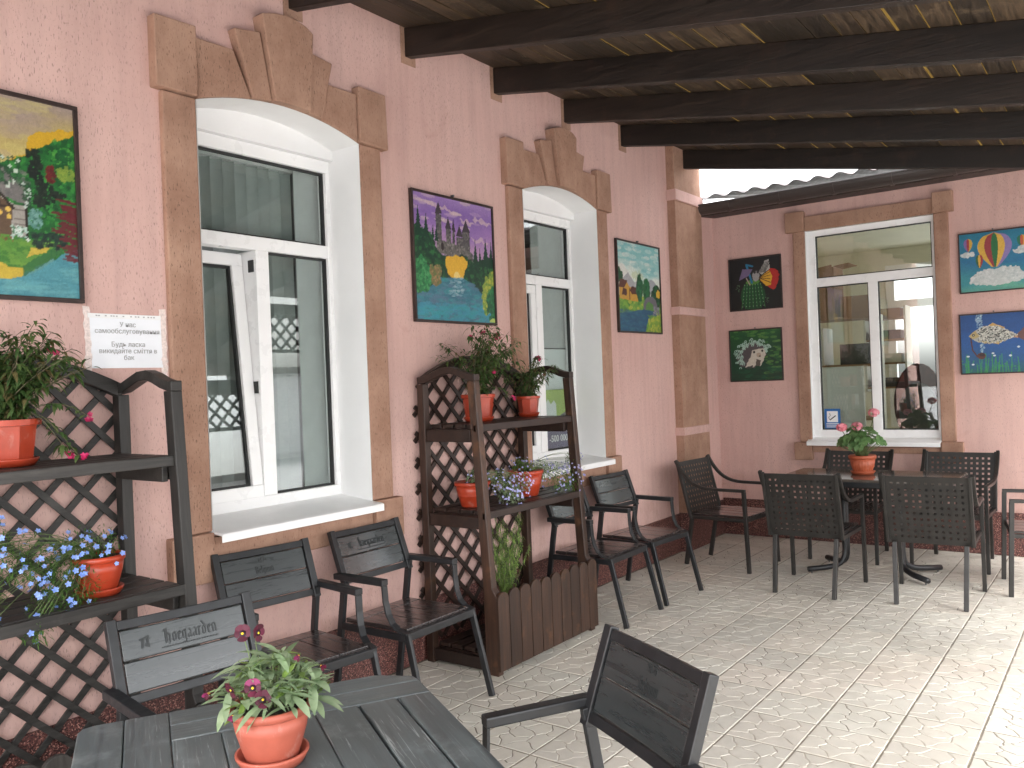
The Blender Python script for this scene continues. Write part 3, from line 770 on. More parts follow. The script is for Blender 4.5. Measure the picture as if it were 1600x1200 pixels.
thing_box('goods_stack', (-2.30,YB+0.60,1.585),(-2.04,YB+0.92,1.80), 'dark_goods', 'dark packets on the storage shelf under the low box', 'packets')
thing_box('panel_board', (-2.44,YB+0.20,0.90),(-1.99,YB+0.225,1.585), 'pale_board', 'large pale panel leaning inside the lower left pane', 'panel')
ws = empty('wall_shelf', (-1.78, YB+2.3, 0), 0, 'small wall shelf with goods left of the far bright window', 'shelf')
for z, mt in ((1.35,'dark_goods'),(1.62,'pale_board'),(1.88,'dark_goods'),(2.12,'cardboard')):
    mb = MB(); mb.box((-0.62,-0.12,z),(-0.30,0.12,z+0.10)); mb.build('goods', M[mt], ws, bevel=0.003)
    mb = MB(); mb.box((-0.66,-0.14,z-0.02),(-0.26,0.14,z-0.001)); mb.build('shelf_board', M['cardboard'], ws)
for x in (-0.67, -0.25):
    mb = MB(); mb.box((x-0.01,-0.14,1.30),(x+0.01,0.14,2.24)); mb.build('upright', M['pale_board'], ws)
# oval-backed chair standing inside behind the right pane
ov = empty('oval_chair', (-1.585, YB+0.42, 0.02), 0, 'oval maroon backed chair inside the lower right pane', 'chair')
mb = MB(); pr_ = [(0.21*math.cos(a_*2*PI/28), 1.20+0.37*math.sin(a_*2*PI/28)) for a_ in range(28)]
mb.prism(pr_, (0,0,0),(1,0,0),(0,0,1),(0,1,0),0.05); mb.build('back_rim', M['maroon'], ov, bevel=0.012)
pr_ = [(0.165*math.cos(a_*2*PI/28), 1.13+0.27*math.sin(a_*2*PI/28)) for a_ in range(28)]
mb = MB(); mb.prism(pr_, (0,-0.012,0),(1,0,0),(0,0,1),(0,1,0),0.011); mb.build('back_pad', M['dark_goods'], ov, bevel=0.004)
mb = MB(); mb.box((-0.22,-0.02,0.78),(0.22,0.40,0.86)); mb.build('seat', M['maroon'], ov, bevel=0.02)
for sx in (-0.19, 0.19):
    for sy in (0.02, 0.36):
        mb = MB(); mb.beam((sx,sy,0),(sx,sy,0.78),0.035,0.035,(0,1,0)); mb.build('leg', M['maroon'], ov)
thing_box('lilac_bag', (-1.62,YB+1.7,0.98),(-1.42,YB+1.85,1.75), 'lilac', 'lilac bag hanging before the far bright window', 'bag', 0.03)
# smoking sticker on the pane
st = empty('smoking_sticker', (-2.24, YB+0.062, 1.015), 0, 'blue sticker with white cigarette square low on the back window', 'sticker')
mb = MB(); mb.box((-0.07,-0.0012,0),(0.07,0,0.19)); mb.build('sheet', M['blue_print'], st)
mb = MB(); mb.box((-0.048,-0.0026,0.068),(0.048,-0.0013,0.168)); mb.build('square', M['white_print'], st)
mb = MB(); mb.beam((-0.022,-0.0034,0.088),(0.03,-0.0034,0.128),0.001,0.009,(0,0,1)); mb.build('cigarette', M['black_print'], st)
mb = MB(); mb.sweep([(-0.024,-0.0034,0.090),(-0.034,-0.0034,0.112),(-0.018,-0.0034,0.128),(-0.024,-0.0034,0.150)],0.001,0.004,(0,1,0)); mb.build('smoke_mark', M['black_print'], st)
for z in (0.022, 0.038, 0.052):
    mb = MB(); mb.box((-0.055,-0.0026,z),(0.055,-0.0013,z+0.006)); mb.build('text_line', M['white_print'], st)

# ------------------------------------------------------------------ terrace roof
RSL = -0.183; XE = 1.45
def rz(x): return 3.44 + RSL*(x-WX)            # rafter underside
roof_t = empty('terrace_roof', (0,0,0), 0, 'dark timber lean-to roof of rafters and boards over the terrace', 'roof')
RH = 0.165
for y in RAFT_Y:
    mb = MB(); up = Vector((-RSL,0,1)).normalized()
    xs_ = WX - 0.015 if y < 7 else WX+0.06
    n = 10; x_ = [xs_+(XE-xs_)*k/n for k in range(n+1)]
    mb.prism([(xs_,rz(xs_)),(XE,rz(XE)),(XE,rz(XE)+RH),(xs_,rz(xs_)+RH)], (0,y,0),(1,0,0),(0,0,1),(0,1,0),0.055)
    mb.build('rafter', M['rafter'], roof_t, bevel=0.004)
rng = random.Random(4)
x = WX+0.004; bw = 0.122
sl = math.sqrt(1+RSL*RSL)
k = 0
while x < XE-0.05:
    gap = rng.choice([0.001,0.002,0.004,0.006,0.009,0.012,0.016])
    w = bw*rng.uniform(0.9,1.08)
    skew = rng.uniform(-0.004,0.004)
    z0 = rz(x)+RH+0.001; z1 = rz(x+w)+RH+0.001
    mb = MB(); ya, yb_ = -1.2, 7.16
    mb.add([(x,ya,z0),(x+w,ya,z1),(x+w+skew,yb_,z1),(x+skew,yb_,z0),(x,ya,z0+0.009),(x+w,ya,z1+0.009),(x+w+skew,yb_,z1+0.009),(x+skew,yb_,z0+0.009)],
           [(0,3,2,1),(4,5,6,7),(0,1,5,4),(1,2,6,5),(2,3,7,6),(3,0,4,7)])
    mb.build('ceiling_board', M['boards'], roof_t, bevel=0.002)
    x += w+gap
mb = MB(); zz = RH+0.035
mb.prism([(WX+0.002,rz(WX)+zz),(XE+0.1,rz(XE+0.1)+zz),(XE+0.1,rz(XE+0.1)+zz+0.006),(WX+0.002,rz(WX)+zz+0.006)], (0,-1.3,0),(1,0,0),(0,0,1),(0,1,0),8.58)
mb.build('roof_sheet', M['roof_sheet'], roof_t)
# eave beam on posts with lattice frieze, along the open side
XO = 1.20
mb = MB(); mb.box((-0.06,-1.2-3.0,-0.06),(0.06,7.08-3.0,0.06)); o = mb.build('eave_beam', M['rafter'], None, bevel=0.005, loc=(XO,3.0,rz(XO)-0.062))
tag(o, 'long dark timber beam under the outer rafter ends', 'beam')
posts_y = [-1.0, 1.55, 4.2, 6.95]
for k, y in enumerate(posts_y):
    mb = MB(); mb.box((-0.055,-0.055,0),(0.055,0.055,rz(XO)-0.123)); o = mb.build('terrace_post', M['rack_brown_z'], None, bevel=0.006, loc=(XO,y,0.0))
    tag(o, ['square timber post at the near end of the outer roof beam','square timber post second from the near end of the outer beam','square timber post third from the near end of the outer beam','square timber post beside the back wing under the outer beam'][k], 'post', 'posts along the open side')
def slat_lattice(parent, clip, z0, z1, y0, y1, x, pitch, w, t, mat, name='lattice_slat', lo=0.0):
    """diagonal lattice in the plane x, clipped to the polygon test; each slat its own object"""
    ang = math.radians(45)
    for layer, sgn in ((0,1),(1,-1)):
        span = (y1-y0)+(z1-z0); c = -span
        while c < span:
            # line z = z0 + sgn*(y-yc)
            yc = (y0 if sgn > 0 else y1) + c*1.0
            a = None; b = None; N_ = 120
            for q in range(N_+1):
                y = y0+(y1-y0)*q/N_; z = z0 + sgn*(y-yc)
                if clip(y, z):
                    if a is None: a = (y, z)
                    b = (y, z)
            if a and math.hypot(b[0]-a[0], b[1]-a[1]) > w*1.5:
                mb = MB(); xx = x+layer*t
                mb.beam((xx,a[0],a[1]),(xx,b[0],b[1]),w,t,(1,0,0)); mb.build(name, M[mat], parent, bevel=0.0015)
            c += pitch
for k in range(3):
    ya, yb_ = posts_y[k]+0.057, posts_y[k+1]-0.057; zb, zt_ = 2.03, rz(XO)-0.126
    fr = empty('lattice_frieze', (XO,0,0), 0, ['lattice panel hung between the two nearest terrace posts','lattice panel hung between the two middle terrace posts','lattice panel hung between the two farthest terrace posts'][k], 'lattice', 'lattice panels along the open side')
    for z in (zb, zt_-0.04):
        mb = MB(); mb.box((-0.022,ya,z),(0.022,yb_,z+0.04)); mb.build('rail', M['rack_brown'], fr)
    slat_lattice(fr, lambda y, z: zb+0.02 <= z <= zt_-0.02 and ya <= y <= yb_, zb, zt_, ya, yb_, -0.008, 0.17, 0.035, 0.010, 'rack_brown')
# pale building across the yard
nb_ = empty('neighbour_building', (9.5, 9.0, 0), 0, 'white clad low building across the yard', 'building')
mb = MB(); mb.box((0,-9,-0.05),(4,9,2.0)); mb.build('wall', M['siding'], nb_)
for k in range(14):
    mb = MB(); mb.box((-0.03,-9,0.06+k*0.135),(-0.002,9,0.06+k*0.135+0.115)); mb.build('siding_board', M['siding'], nb_, bevel=0.006)
mb = MB(); mb.box((-0.3,-9.2,2.0),(4.3,9.2,2.15)); mb.build('roof', M['rooftile'], nb_, bevel=0.01)
# cable across the sky gap
mb = MB(); mb.tube([(WX+0.4+0.2*k, 8.6+0.05*k, 3.75+0.006*(k-8)**2) for k in range(20)], 0.008, 6)
tag(mb.build('overhead_cable', M['cable']), 'thin dark overhead cable above the wing roof', 'cable')

# ------------------------------------------------------------------ black-letter lettering drawn with a slanted nib
BL = {
 'i': (0.34, [[(0.06,0.84),(0.16,0.94),(0.16,0.12),(0.28,0.04)]]),
 'l': (0.34, [[(0.08,1.45),(0.16,1.55),(0.16,0.12),(0.28,0.04)]]),
 'n': (0.66, [[(0.06,0.84),(0.16,0.94),(0.16,0.10),(0.24,0.03)],[(0.18,0.78),(0.36,0.95),(0.48,0.82),(0.48,0.12),(0.60,0.04)]]),
 'm': (0.98, [[(0.06,0.84),(0.16,0.94),(0.16,0.10),(0.24,0.03)],[(0.18,0.78),(0.34,0.95),(0.46,0.82),(0.46,0.10),(0.54,0.03)],[(0.48,0.78),(0.66,0.95),(0.78,0.82),(0.78,0.12),(0.90,0.04)]]),
 'u': (0.66, [[(0.06,0.84),(0.16,0.94),(0.16,0.16),(0.28,0.03),(0.46,0.18)],[(0.40,0.84),(0.48,0.94),(0.48,0.12),(0.60,0.04)]]),
 'o': (0.58, [[(0.14,0.86),(0.14,0.16),(0.28,0.03),(0.44,0.16),(0.44,0.80),(0.30,0.96),(0.14,0.84)]]),
 'e': (0.50, [[(0.40,0.16),(0.28,0.03),(0.14,0.16),(0.14,0.84),(0.28,0.96),(0.40,0.82),(0.38,0.62),(0.14,0.46)]]),
 'g': (0.60, [[(0.44,0.84),(0.30,0.96),(0.14,0.82),(0.14,0.20),(0.28,0.06),(0.44,0.20)],[(0.44,0.94),(0.44,-0.26),(0.30,-0.42),(0.10,-0.32)]]),
 'a': (0.58, [[(0.12,0.84),(0.28,0.96),(0.42,0.82),(0.42,0.12),(0.54,0.04)],[(0.42,0.56),(0.24,0.50),(0.12,0.36),(0.12,0.16),(0.24,0.04),(0.40,0.18)]]),
 'r': (0.46, [[(0.06,0.84),(0.16,0.94),(0.16,0.10),(0.24,0.03)],[(0.18,0.78),(0.30,0.94),(0.42,0.84)]]),
 'd': (0.60, [[(0.10,1.45),(0.44,0.98),(0.44,0.16),(0.28,0.03),(0.14,0.16),(0.14,0.80),(0.30,0.94),(0.44,0.82)]]),
 'H': (0.86, [[(0.04,1.40),(0.18,1.52),(0.18,0.10),(0.30,0.02)],[(0.20,0.80),(0.44,1.00),(0.62,0.84),(0.62,0.0),(0.50,-0.16)],[(0.34,1.50),(0.34,0.12)],[(0.0,1.30),(0.30,1.42)]]),
 'B': (0.82, [[(0.04,1.36),(0.18,1.50),(0.18,0.14),(0.06,0.02),(0.46,0.02),(0.66,0.20),(0.66,0.60),(0.48,0.80),(0.22,0.76)],[(0.18,1.46),(0.46,1.50),(0.60,1.34),(0.60,1.02),(0.46,0.84)],[(0.34,1.46),(0.34,0.14)]]),
}
def blackletter(txt, xh):
    """list of quads in (u,v), centred on u"""
    quads = []; x = 0; nx, ny = 0.075, 0.055
    for ch in txt:
        w, strokes = BL[ch]
        for s in strokes:
            for (a, b), (c, d) in zip(s[:-1], s[1:]):
                quads.append([(x+a-nx,b-ny),(x+a+nx,b+ny),(x+c+nx,d+ny),(x+c-nx,d-ny)])
        x += w
    return [[((u-x/2)*xh, v*xh) for u, v in q] for q in quads]

# ------------------------------------------------------------------ slatted armchairs
def back_frame(yb_, w):
    """map (y, w up the back) to a point of the reclined, slightly bowed back"""
    p0 = Vector((-0.215, 0, 0.600)); upv = Vector((-0.088, 0, 0.245)).normalized(); nv = Vector((upv.z, 0, -upv.x))
    bow = -0.012*(1-(yb_/0.225)**2)
    return p0 + upv*w + Vector((0,1,0))*yb_ + nv*bow, nv
def back_strip(mb, y0, y1, w0, w1, t, n=8, d0=0.0):
    P = []; F = []
    for k in range(n+1):
        y = y0+(y1-y0)*k/n
        for w, d in ((w0,d0-t/2),(w1,d0-t/2),(w1,d0+t/2),(w0,d0+t/2)):
            p, nv = back_frame(y, w); P.append(p+nv*d)
    for k in range(n):
        for q in range(4): F.append((4*k+q, 4*k+(q+1)%4, 4*k+4+(q+1)%4, 4*k+4+q))
    F.append((0,3,2,1)); F.append(tuple(4*n+q for q in range(4))); mb.add(P, F)
def lettering_on_back(txt, xh, yc, w, parent, extra=None):
    mb = MB()
    qs = blackletter(txt, xh)
    if extra: qs = qs + extra
    for q in qs:
        P = []
        for d in (0.0112, 0.0092):
            for u, v in q:
                p, nv = back_frame(yc+u, w+v); P.append(p+nv*d)
        mb.add(P, [(0,1,2,3),(0,4,5,1),(1,5,6,2),(2,6,7,3),(3,7,4,0)])
    mb.build('lettering', M['letter'], parent)
GA = 'slatted metal armchairs'
def make_chair_a(text):
    e = empty('slatted_armchair'); tag(e, 'x', 'armchair', GA)
    H2 = 0.262                                              # slant height of the back
    for s in (1, -1):
        mb = MB(); mb.beam((0.300,s*0.243,0),(0.196,s*0.236,0.412),0.020,0.032,(1,0,0.25)); mb.build('leg', M['iron'], e, bevel=0.003)
        mb = MB(); mb.beam((-0.315,s*0.226,0),(-0.212,s*0.228,0.640),0.022,0.034,(1,0,-0.16)); mb.build('leg', M['iron'], e, bevel=0.003)
        mb = MB(); mb.box((-0.245,s*0.255-0.021,0.632),(0.085,s*0.255+0.021,0.662)); mb.build('armrest', M['iron'], e, bevel=0.005)
        pts = [(0.078,s*0.255,0.632),(0.082,s*0.254,0.56),(0.094,s*0.250,0.50),(0.116,s*0.246,0.458),(0.150,s*0.242,0.432),(0.205,s*0.238,0.420)]
        mb = MB(); mb.sweep(pts, 0.034, 0.010, (0,1,0)); mb.build('arm_support', M['iron'], e, bevel=0.002)
        mb = MB(); y = s*0.226; 
        back_strip(mb, y-0.016, y+0.016, -0.012, H2+0.006, 0.030, 2); mb.build('back_upright', M['iron'], e, bevel=0.003)
        mb = MB(); mb.beam((-0.24,s*0.230,0.398),(0.200,s*0.234,0.398),0.020,0.032,(0,0,1)); mb.build('side_rail', M['iron'], e, bevel=0.003)
    mb = MB(); mb.box((0.186,-0.247,0.388),(0.212,0.247,0.424)); mb.build('front_rail', M['iron'], e, bevel=0.003)
    for w0 in (0.0, H2-0.030):
        mb = MB(); back_strip(mb, -0.209, 0.209, w0, w0+0.030, 0.022); mb.build('back_rail', M['iron'], e, bevel=0.003)
    sl = []
    for w0, w1 in ((0.0335,0.1295),(0.1325,0.2295)):
        mb = MB(); back_strip(mb, -0.205, 0.205, w0, w1, 0.018); sl.append(mb.build('back_slat', M['slat'], e, bevel=0.004))
    for k in range(3):
        y0 = -0.224+k*0.150; mb = MB(); mb.box((-0.135,y0,0.416),(0.184,y0+0.147,0.437)); mb.build('seat_slat', M['seat_slat'], e, bevel=0.003)
    mb = MB(); mb.box((-0.222,-0.224,0.416),(-0.139,0.223,0.437)); mb.build('seat_slat', M['seat_slat'], e, bevel=0.003)
    if text == 'Hoegaarden':
        bars = []
        rr = random.Random(3)
        u = -0.10
        while u < 0.085:
            wd = rr.uniform(0.004,0.009); bars.append([(u,-0.0145),(u+wd,-0.0145),(u+wd,-0.0105),(u,-0.0105)]); u += wd+0.0025
        crest = [[(-0.165,0.0),(-0.157,0.0),(-0.150,0.03),(-0.158,0.03)],[(-0.150,0.004),(-0.138,0.0),(-0.135,0.010),(-0.150,0.014)],[(-0.165,0.022),(-0.135,0.030),(-0.137,0.037),(-0.168,0.030)],[(-0.146,0.014),(-0.138,0.014),(-0.138,0.03),(-0.146,0.03)]]
        lettering_on_back(text, 0.030, 0.02, 0.162, sl[1], bars+crest)
    elif text == 'Belgium':
        crest = [[(-0.022,0.052),(-0.012,0.052),(-0.012,0.062),(-0.022,0.068)],[(-0.010,0.050),(-0.004,0.050),(-0.002,0.070),(-0.010,0.068)],[(0.002,0.052),(0.010,0.054),(0.012,0.066),(0.004,0.072)],[(0.012,0.052),(0.020,0.050),(0.022,0.060),(0.014,0.064)],[(-0.020,0.072),(0.020,0.072),(0.014,0.078),(-0.014,0.078)]]
        lettering_on_back(text, 0.022, 0.0, 0.150, sl[1], crest)
    return e
ch_h = make_chair_a('Hoegaarden'); ch_b = make_chair_a('Belgium')
def put_a(o, bx, by, rz_, label):
    """bx, by: centre of the top of the back; the chair faces along rz_"""
    o.location = (bx+0.30*math.cos(rz_), by+0.30*math.sin(rz_), 0.0); o.rotation_euler = (0,0,rz_); o['label'] = label
R = math.radians
put_a(ch_h, -2.575, 1.562, R(-9), 'black armchair drawn up to the near planked table beside the pansies')
put_a(ch_b, -3.222, 2.360, R(-7), 'black armchair under the left half of the nearest tall window')
c3 = copy_tree(ch_h, (0,0,0), 0); put_a(c3, -3.218, 2.995, R(1), 'glossy black armchair against the wall just left of the brown plant rack')
c4 = copy_tree(ch_b, (0,0,0), 0, skip=('lettering',)); put_a(c4, -3.195, 4.80, R(1), 'black armchair right behind the right post of the brown plant rack')
c5 = copy_tree(ch_b, (0,0,0), 0, skip=('lettering',)); put_a(c5, -3.19, 5.44, R(-4), 'black armchair under the far landscape painting, beside the perforated chair')
c6 = copy_tree(ch_b, (0,0,0), 0); put_a(c6, -1.022, 1.945, R(-119.4), 'black armchair in the foreground standing alone on the pale tiles')

# ------------------------------------------------------------------ perforated armchairs and the far table
GB = 'perforated metal armchairs around the far table'
def perforated(mb, w, h, pitch, hole, fp):
    """sheet in (u,v) with square holes, fp maps (u,v,d) to a point"""
    nx = int((w-0.03)/pitch); ny = int((h-0.03)/pitch)
    us = [0.0]; mx_ = (w-nx*pitch)/2
    for i in range(nx): us += [mx_+i*pitch+(pitch-hole)/2, mx_+i*pitch+(pitch+hole)/2]
    us.append(w); vs_ = [0.0]; my_ = (h-ny*pitch)/2
    for j in range(ny): vs_ += [my_+j*pitch+(pitch-hole)/2, my_+j*pitch+(pitch+hole)/2]
    vs_.append(h); nU, nV = len(us), len(vs_)
    for d in (0.0, 0.004):
        P = [fp(u-w/2, v, d) for v in vs_ for u in us]; F = []
        for j in range(nV-1):
            for i in range(nU-1):
                if i % 2 == 1 and j % 2 == 1: continue
                q = (j*nU+i, j*nU+i+1, (j+1)*nU+i+1, (j+1)*nU+i); F.append(q if d else q[::-1])
        mb.add(P, F)
    for j in range(1, nV-1, 2):
        for i in range(1, nU-1, 2):
            c = [(us[i],vs_[j]),(us[i+1],vs_[j]),(us[i+1],vs_[j+1]),(us[i],vs_[j+1])]
            P = [fp(u-w/2,v,0.0) for u,v in c]+[fp(u-w/2,v,0.004) for u,v in c]
            mb.add(P, [(0,1,5,4),(1,2,6,5),(2,3,7,6),(3,0,4,7)])
def make_chair_b():
    e = empty('perforated_armchair'); tag(e, 'x', 'armchair', GB)
    base = Vector((-0.215,0,0.395)); top = Vector((-0.325,0,0.845)); upv = (top-base).normalized(); nv = Vector((upv.z,0,-upv.x))
    hgt = (top-base).length
    for s in (1, -1):
        mb = MB(); mb.beam((0.285,s*0.262,0),(0.262,s*0.262,0.632),0.026,0.030,(1,0,0)); mb.build('leg', M['iron_brown'], e, bevel=0.003)
        mb = MB(); mb.beam((-0.300,s*0.203,0),(-0.225,s*0.212,0.400),0.028,0.032,(1,0,-0.1)); mb.build('leg', M['iron_brown'], e, bevel=0.003)
        pts = bez((-0.330,s*0.268,0.862),(-0.262,s*0.268,0.730),(-0.190,s*0.268,0.640),(0.00,s*0.266,0.640),10)+[Vector((0.12,s*0.264,0.640)),Vector((0.275,s*0.262,0.640))]
        mb = MB(); mb.sweep(pts, 0.026, 0.024, (0,1,0)); mb.build('armrest', M['iron_brown'], e, bevel=0.003)
        a = base+Vector((0,s*0.252,0)); b = top+Vector((0,s*0.252,0))+upv*0.008
        mb = MB(); mb.beam(a, b, 0.022, 0.026, nv); mb.build('back_upright', M['iron_brown'], e, bevel=0.003)
        mb = MB(); mb.beam((-0.222,s*0.245,0.405),(0.268,s*0.248,0.405),0.022,0.028,(0,0,1)); mb.build('side_rail', M['iron_brown'], e, bevel=0.003)
    mb = MB(); mb.box((0.246,-0.249,0.391),(0.268,0.249,0.419)); mb.build('front_rail', M['iron_brown'], e, bevel=0.003)
    mb = MB(); perforated(mb, 0.482, hgt, 0.041, 0.0165, lambda u, v, d: base+upv*v+Vector((0,u,0))+nv*(d-0.002+0.004)); mb.build('backrest', M['iron_brown'], e)
    for k in range(4):
        y0 = -0.232+k*0.117; mb = MB(); mb.box((-0.205,y0,0.420),(0.266,y0+0.113,0.436)); mb.build('seat_slat', M['seat_slat'], e, bevel=0.003)
    return e
b1 = make_chair_b()
def put_b(o, x, y, rz_, label): o.location = (x,y,0); o.rotation_euler = (0,0,rz_); o['label'] = label
put_b(b1, -2.725, 6.575, R(-5), 'perforated dark armchair at the corner pillar, facing the far table end')
put_b(copy_tree(b1,(0,0,0),0), -1.897, 6.125, R(90), 'perforated armchair with its back to us at left of the far table')
put_b(copy_tree(b1,(0,0,0),0), -1.130, 6.205, R(93), 'perforated armchair with its back to us at right of the far table')
put_b(copy_tree(b1,(0,0,0),0), -1.960, 7.300, R(-90), 'perforated armchair between far table and back window, behind the geranium pot')
put_b(copy_tree(b1,(0,0,0),0), -1.185, 7.335, R(-91), 'perforated armchair by back wall at right end of the far table')
put_b(copy_tree(b1,(0,0,0),0), -0.490, 6.735, R(180+11), 'perforated armchair cut by the right picture edge, facing the far table')
# far table
ft = empty('dining_table', (-1.655, 6.74, 0), 0, 'dark rectangular table with glossy top and curved tube feet by back window', 'table')
mb = MB(); mb.box((-0.610,-0.335,0.728),(0.610,0.335,0.748)); 
def top_mat():
    t = NT('glossy_stone_top'); vec = t.coord('Object')
    col = t.ramp(t.noise(vec, 40, 5, 0.7), [(0.3, srgb(80,73,67)), (0.7, srgb(106,98,91))]); return t.done(col, 0.09, None, 0.9)
M['stone_top'] = top_mat()
mb.build('table_top', M['stone_top'], ft, bevel=0.003)
for s in (1, -1):
    mb = MB(); mb.box((-0.612,s*0.327-0.009,0.690),(0.612,s*0.327+0.009,0.727)); mb.build('apron_rail', M['iron'], ft)
    mb = MB(); mb.box((s*0.602-0.009,-0.317,0.690),(s*0.602+0.009,0.317,0.727)); mb.build('apron_rail', M['iron'], ft)
for sx in (1, -1):
    for sy in (1, -1):
        cx, cy = sx*0.200, sy*0.030
        pts = [(cx,cy,0.72),(cx,cy,0.40),(cx,cy,0.17)]
        fx, fy = sx*0.42, sy*0.245
        pts += [tuple(q) for q in bez((cx,cy,0.17),(cx,cy,0.06),(cx+(fx-cx)*0.2,cy+(fy-cy)*0.2,0.048),(cx+(fx-cx)*0.5,cy+(fy-cy)*0.5,0.040),6)[1:]]+[(fx,fy,0.034)]
        mb = MB(); mb.tube(pts, 0.021, 10); lg = mb.build('leg', M['iron'], ft, smooth=True)
        mb = MB(); mb.tube([(fx-sx*0.02,fy-sy*0.02,0.0),(fx-sx*0.02,fy-sy*0.02,0.02)], 0.006, 6); mb.build('glide', M['nail'], lg)
mb = MB(); mb.box((-0.24,-0.05,0.700),(0.24,0.05,0.720)); mb.build('bearer', M['iron'], ft)

# ------------------------------------------------------------------ near table of planks
S_ = Vector((0.871,-0.491,0)); T_ = Vector((0.491,0.871,0)); ang = math.atan2(-0.491,0.871)
nt = empty('plank_table', (0,0,0), 0, 'weathered grey green planked table at the bottom left with pansies', 'table')
org = S_*(-1.70)+T_*0.25; nt.location = (org.x,org.y,0); nt.rotation_euler = (0,0,ang)
s0, s1 = -0.615, 0.56                 # local x along the planks
def plank(a, b, t0, t1, z0=0.718, z1=0.750, cut=None):
    mb = MB()
    poly = [(a,t0),(b,t0),(b,t1),(a,t1)] if cut is None else cut
    mb.prism(poly, (0,0,z0),(1,0,0),(0,1,0),(0,0,1),z1-z0); return mb.build('plank', M['table_wood'], nt, bevel=0.004)
T0 = -0.25
r_ = 0.035
plank(0,0,0,0, cut=[(s1,-0.420),(s1,-0.3185),(s0,-0.3185)]+[(s0,-0.420+r_), (s0+r_*0.3,-0.420+r_*0.3),(s0+r_,-0.420)])
plank(s0, s1, -0.3165, -0.2165)
ib = s0+0.195
for t0, t1 in ((-0.2145,-0.106),(-0.1045,0.004),(0.0055,0.114),(0.1155,0.223),(0.2290,0.324)): plank(ib+0.002, s1, t0, t1)
plank(ib+0.002, s1, 0.3300, 0.4170)
mb = None
def cross(a, b, t0, t1, cut=None):
    mb = MB(); poly = [(a,t0),(b,t0),(b,t1),(a,t1)] if cut is None else cut
    # grain along the short side: rotate the mesh so that its local x runs across
    mb.prism([(q[1],-q[0]) for q in poly], (0,0,0.718),(1,0,0),(0,1,0),(0,0,1),0.032)
    o = mb.build('plank', M['table_wood'], nt, bevel=0.004); o.rotation_euler = (0,0,PI/2); return o
cross(s0+0.098, ib, -0.2145, 0.417)
cross(0,0,0,0, cut=[(s0,-0.2145),(s0+0.0965,-0.2145),(s0+0.0965,0.417),(s0+0.060,0.412),(s0+0.012,0.340),(s0,0.315)])
for sx, ty in ((-0.50,-0.33),(-0.50,0.32),(0.46,-0.33),(0.46,0.32)):
    mb = MB(); mb.box((sx-0.03,ty-0.03,0),(sx+0.03,ty+0.03,0.716)); mb.build('leg', M['table_wood'], nt, bevel=0.004)
for ty in (-0.33, 0.32):
    mb = MB(); mb.box((-0.468,ty-0.014,0.64),(0.428,ty+0.014,0.715)); mb.build('apron_rail', M['table_wood'], nt, bevel=0.003)

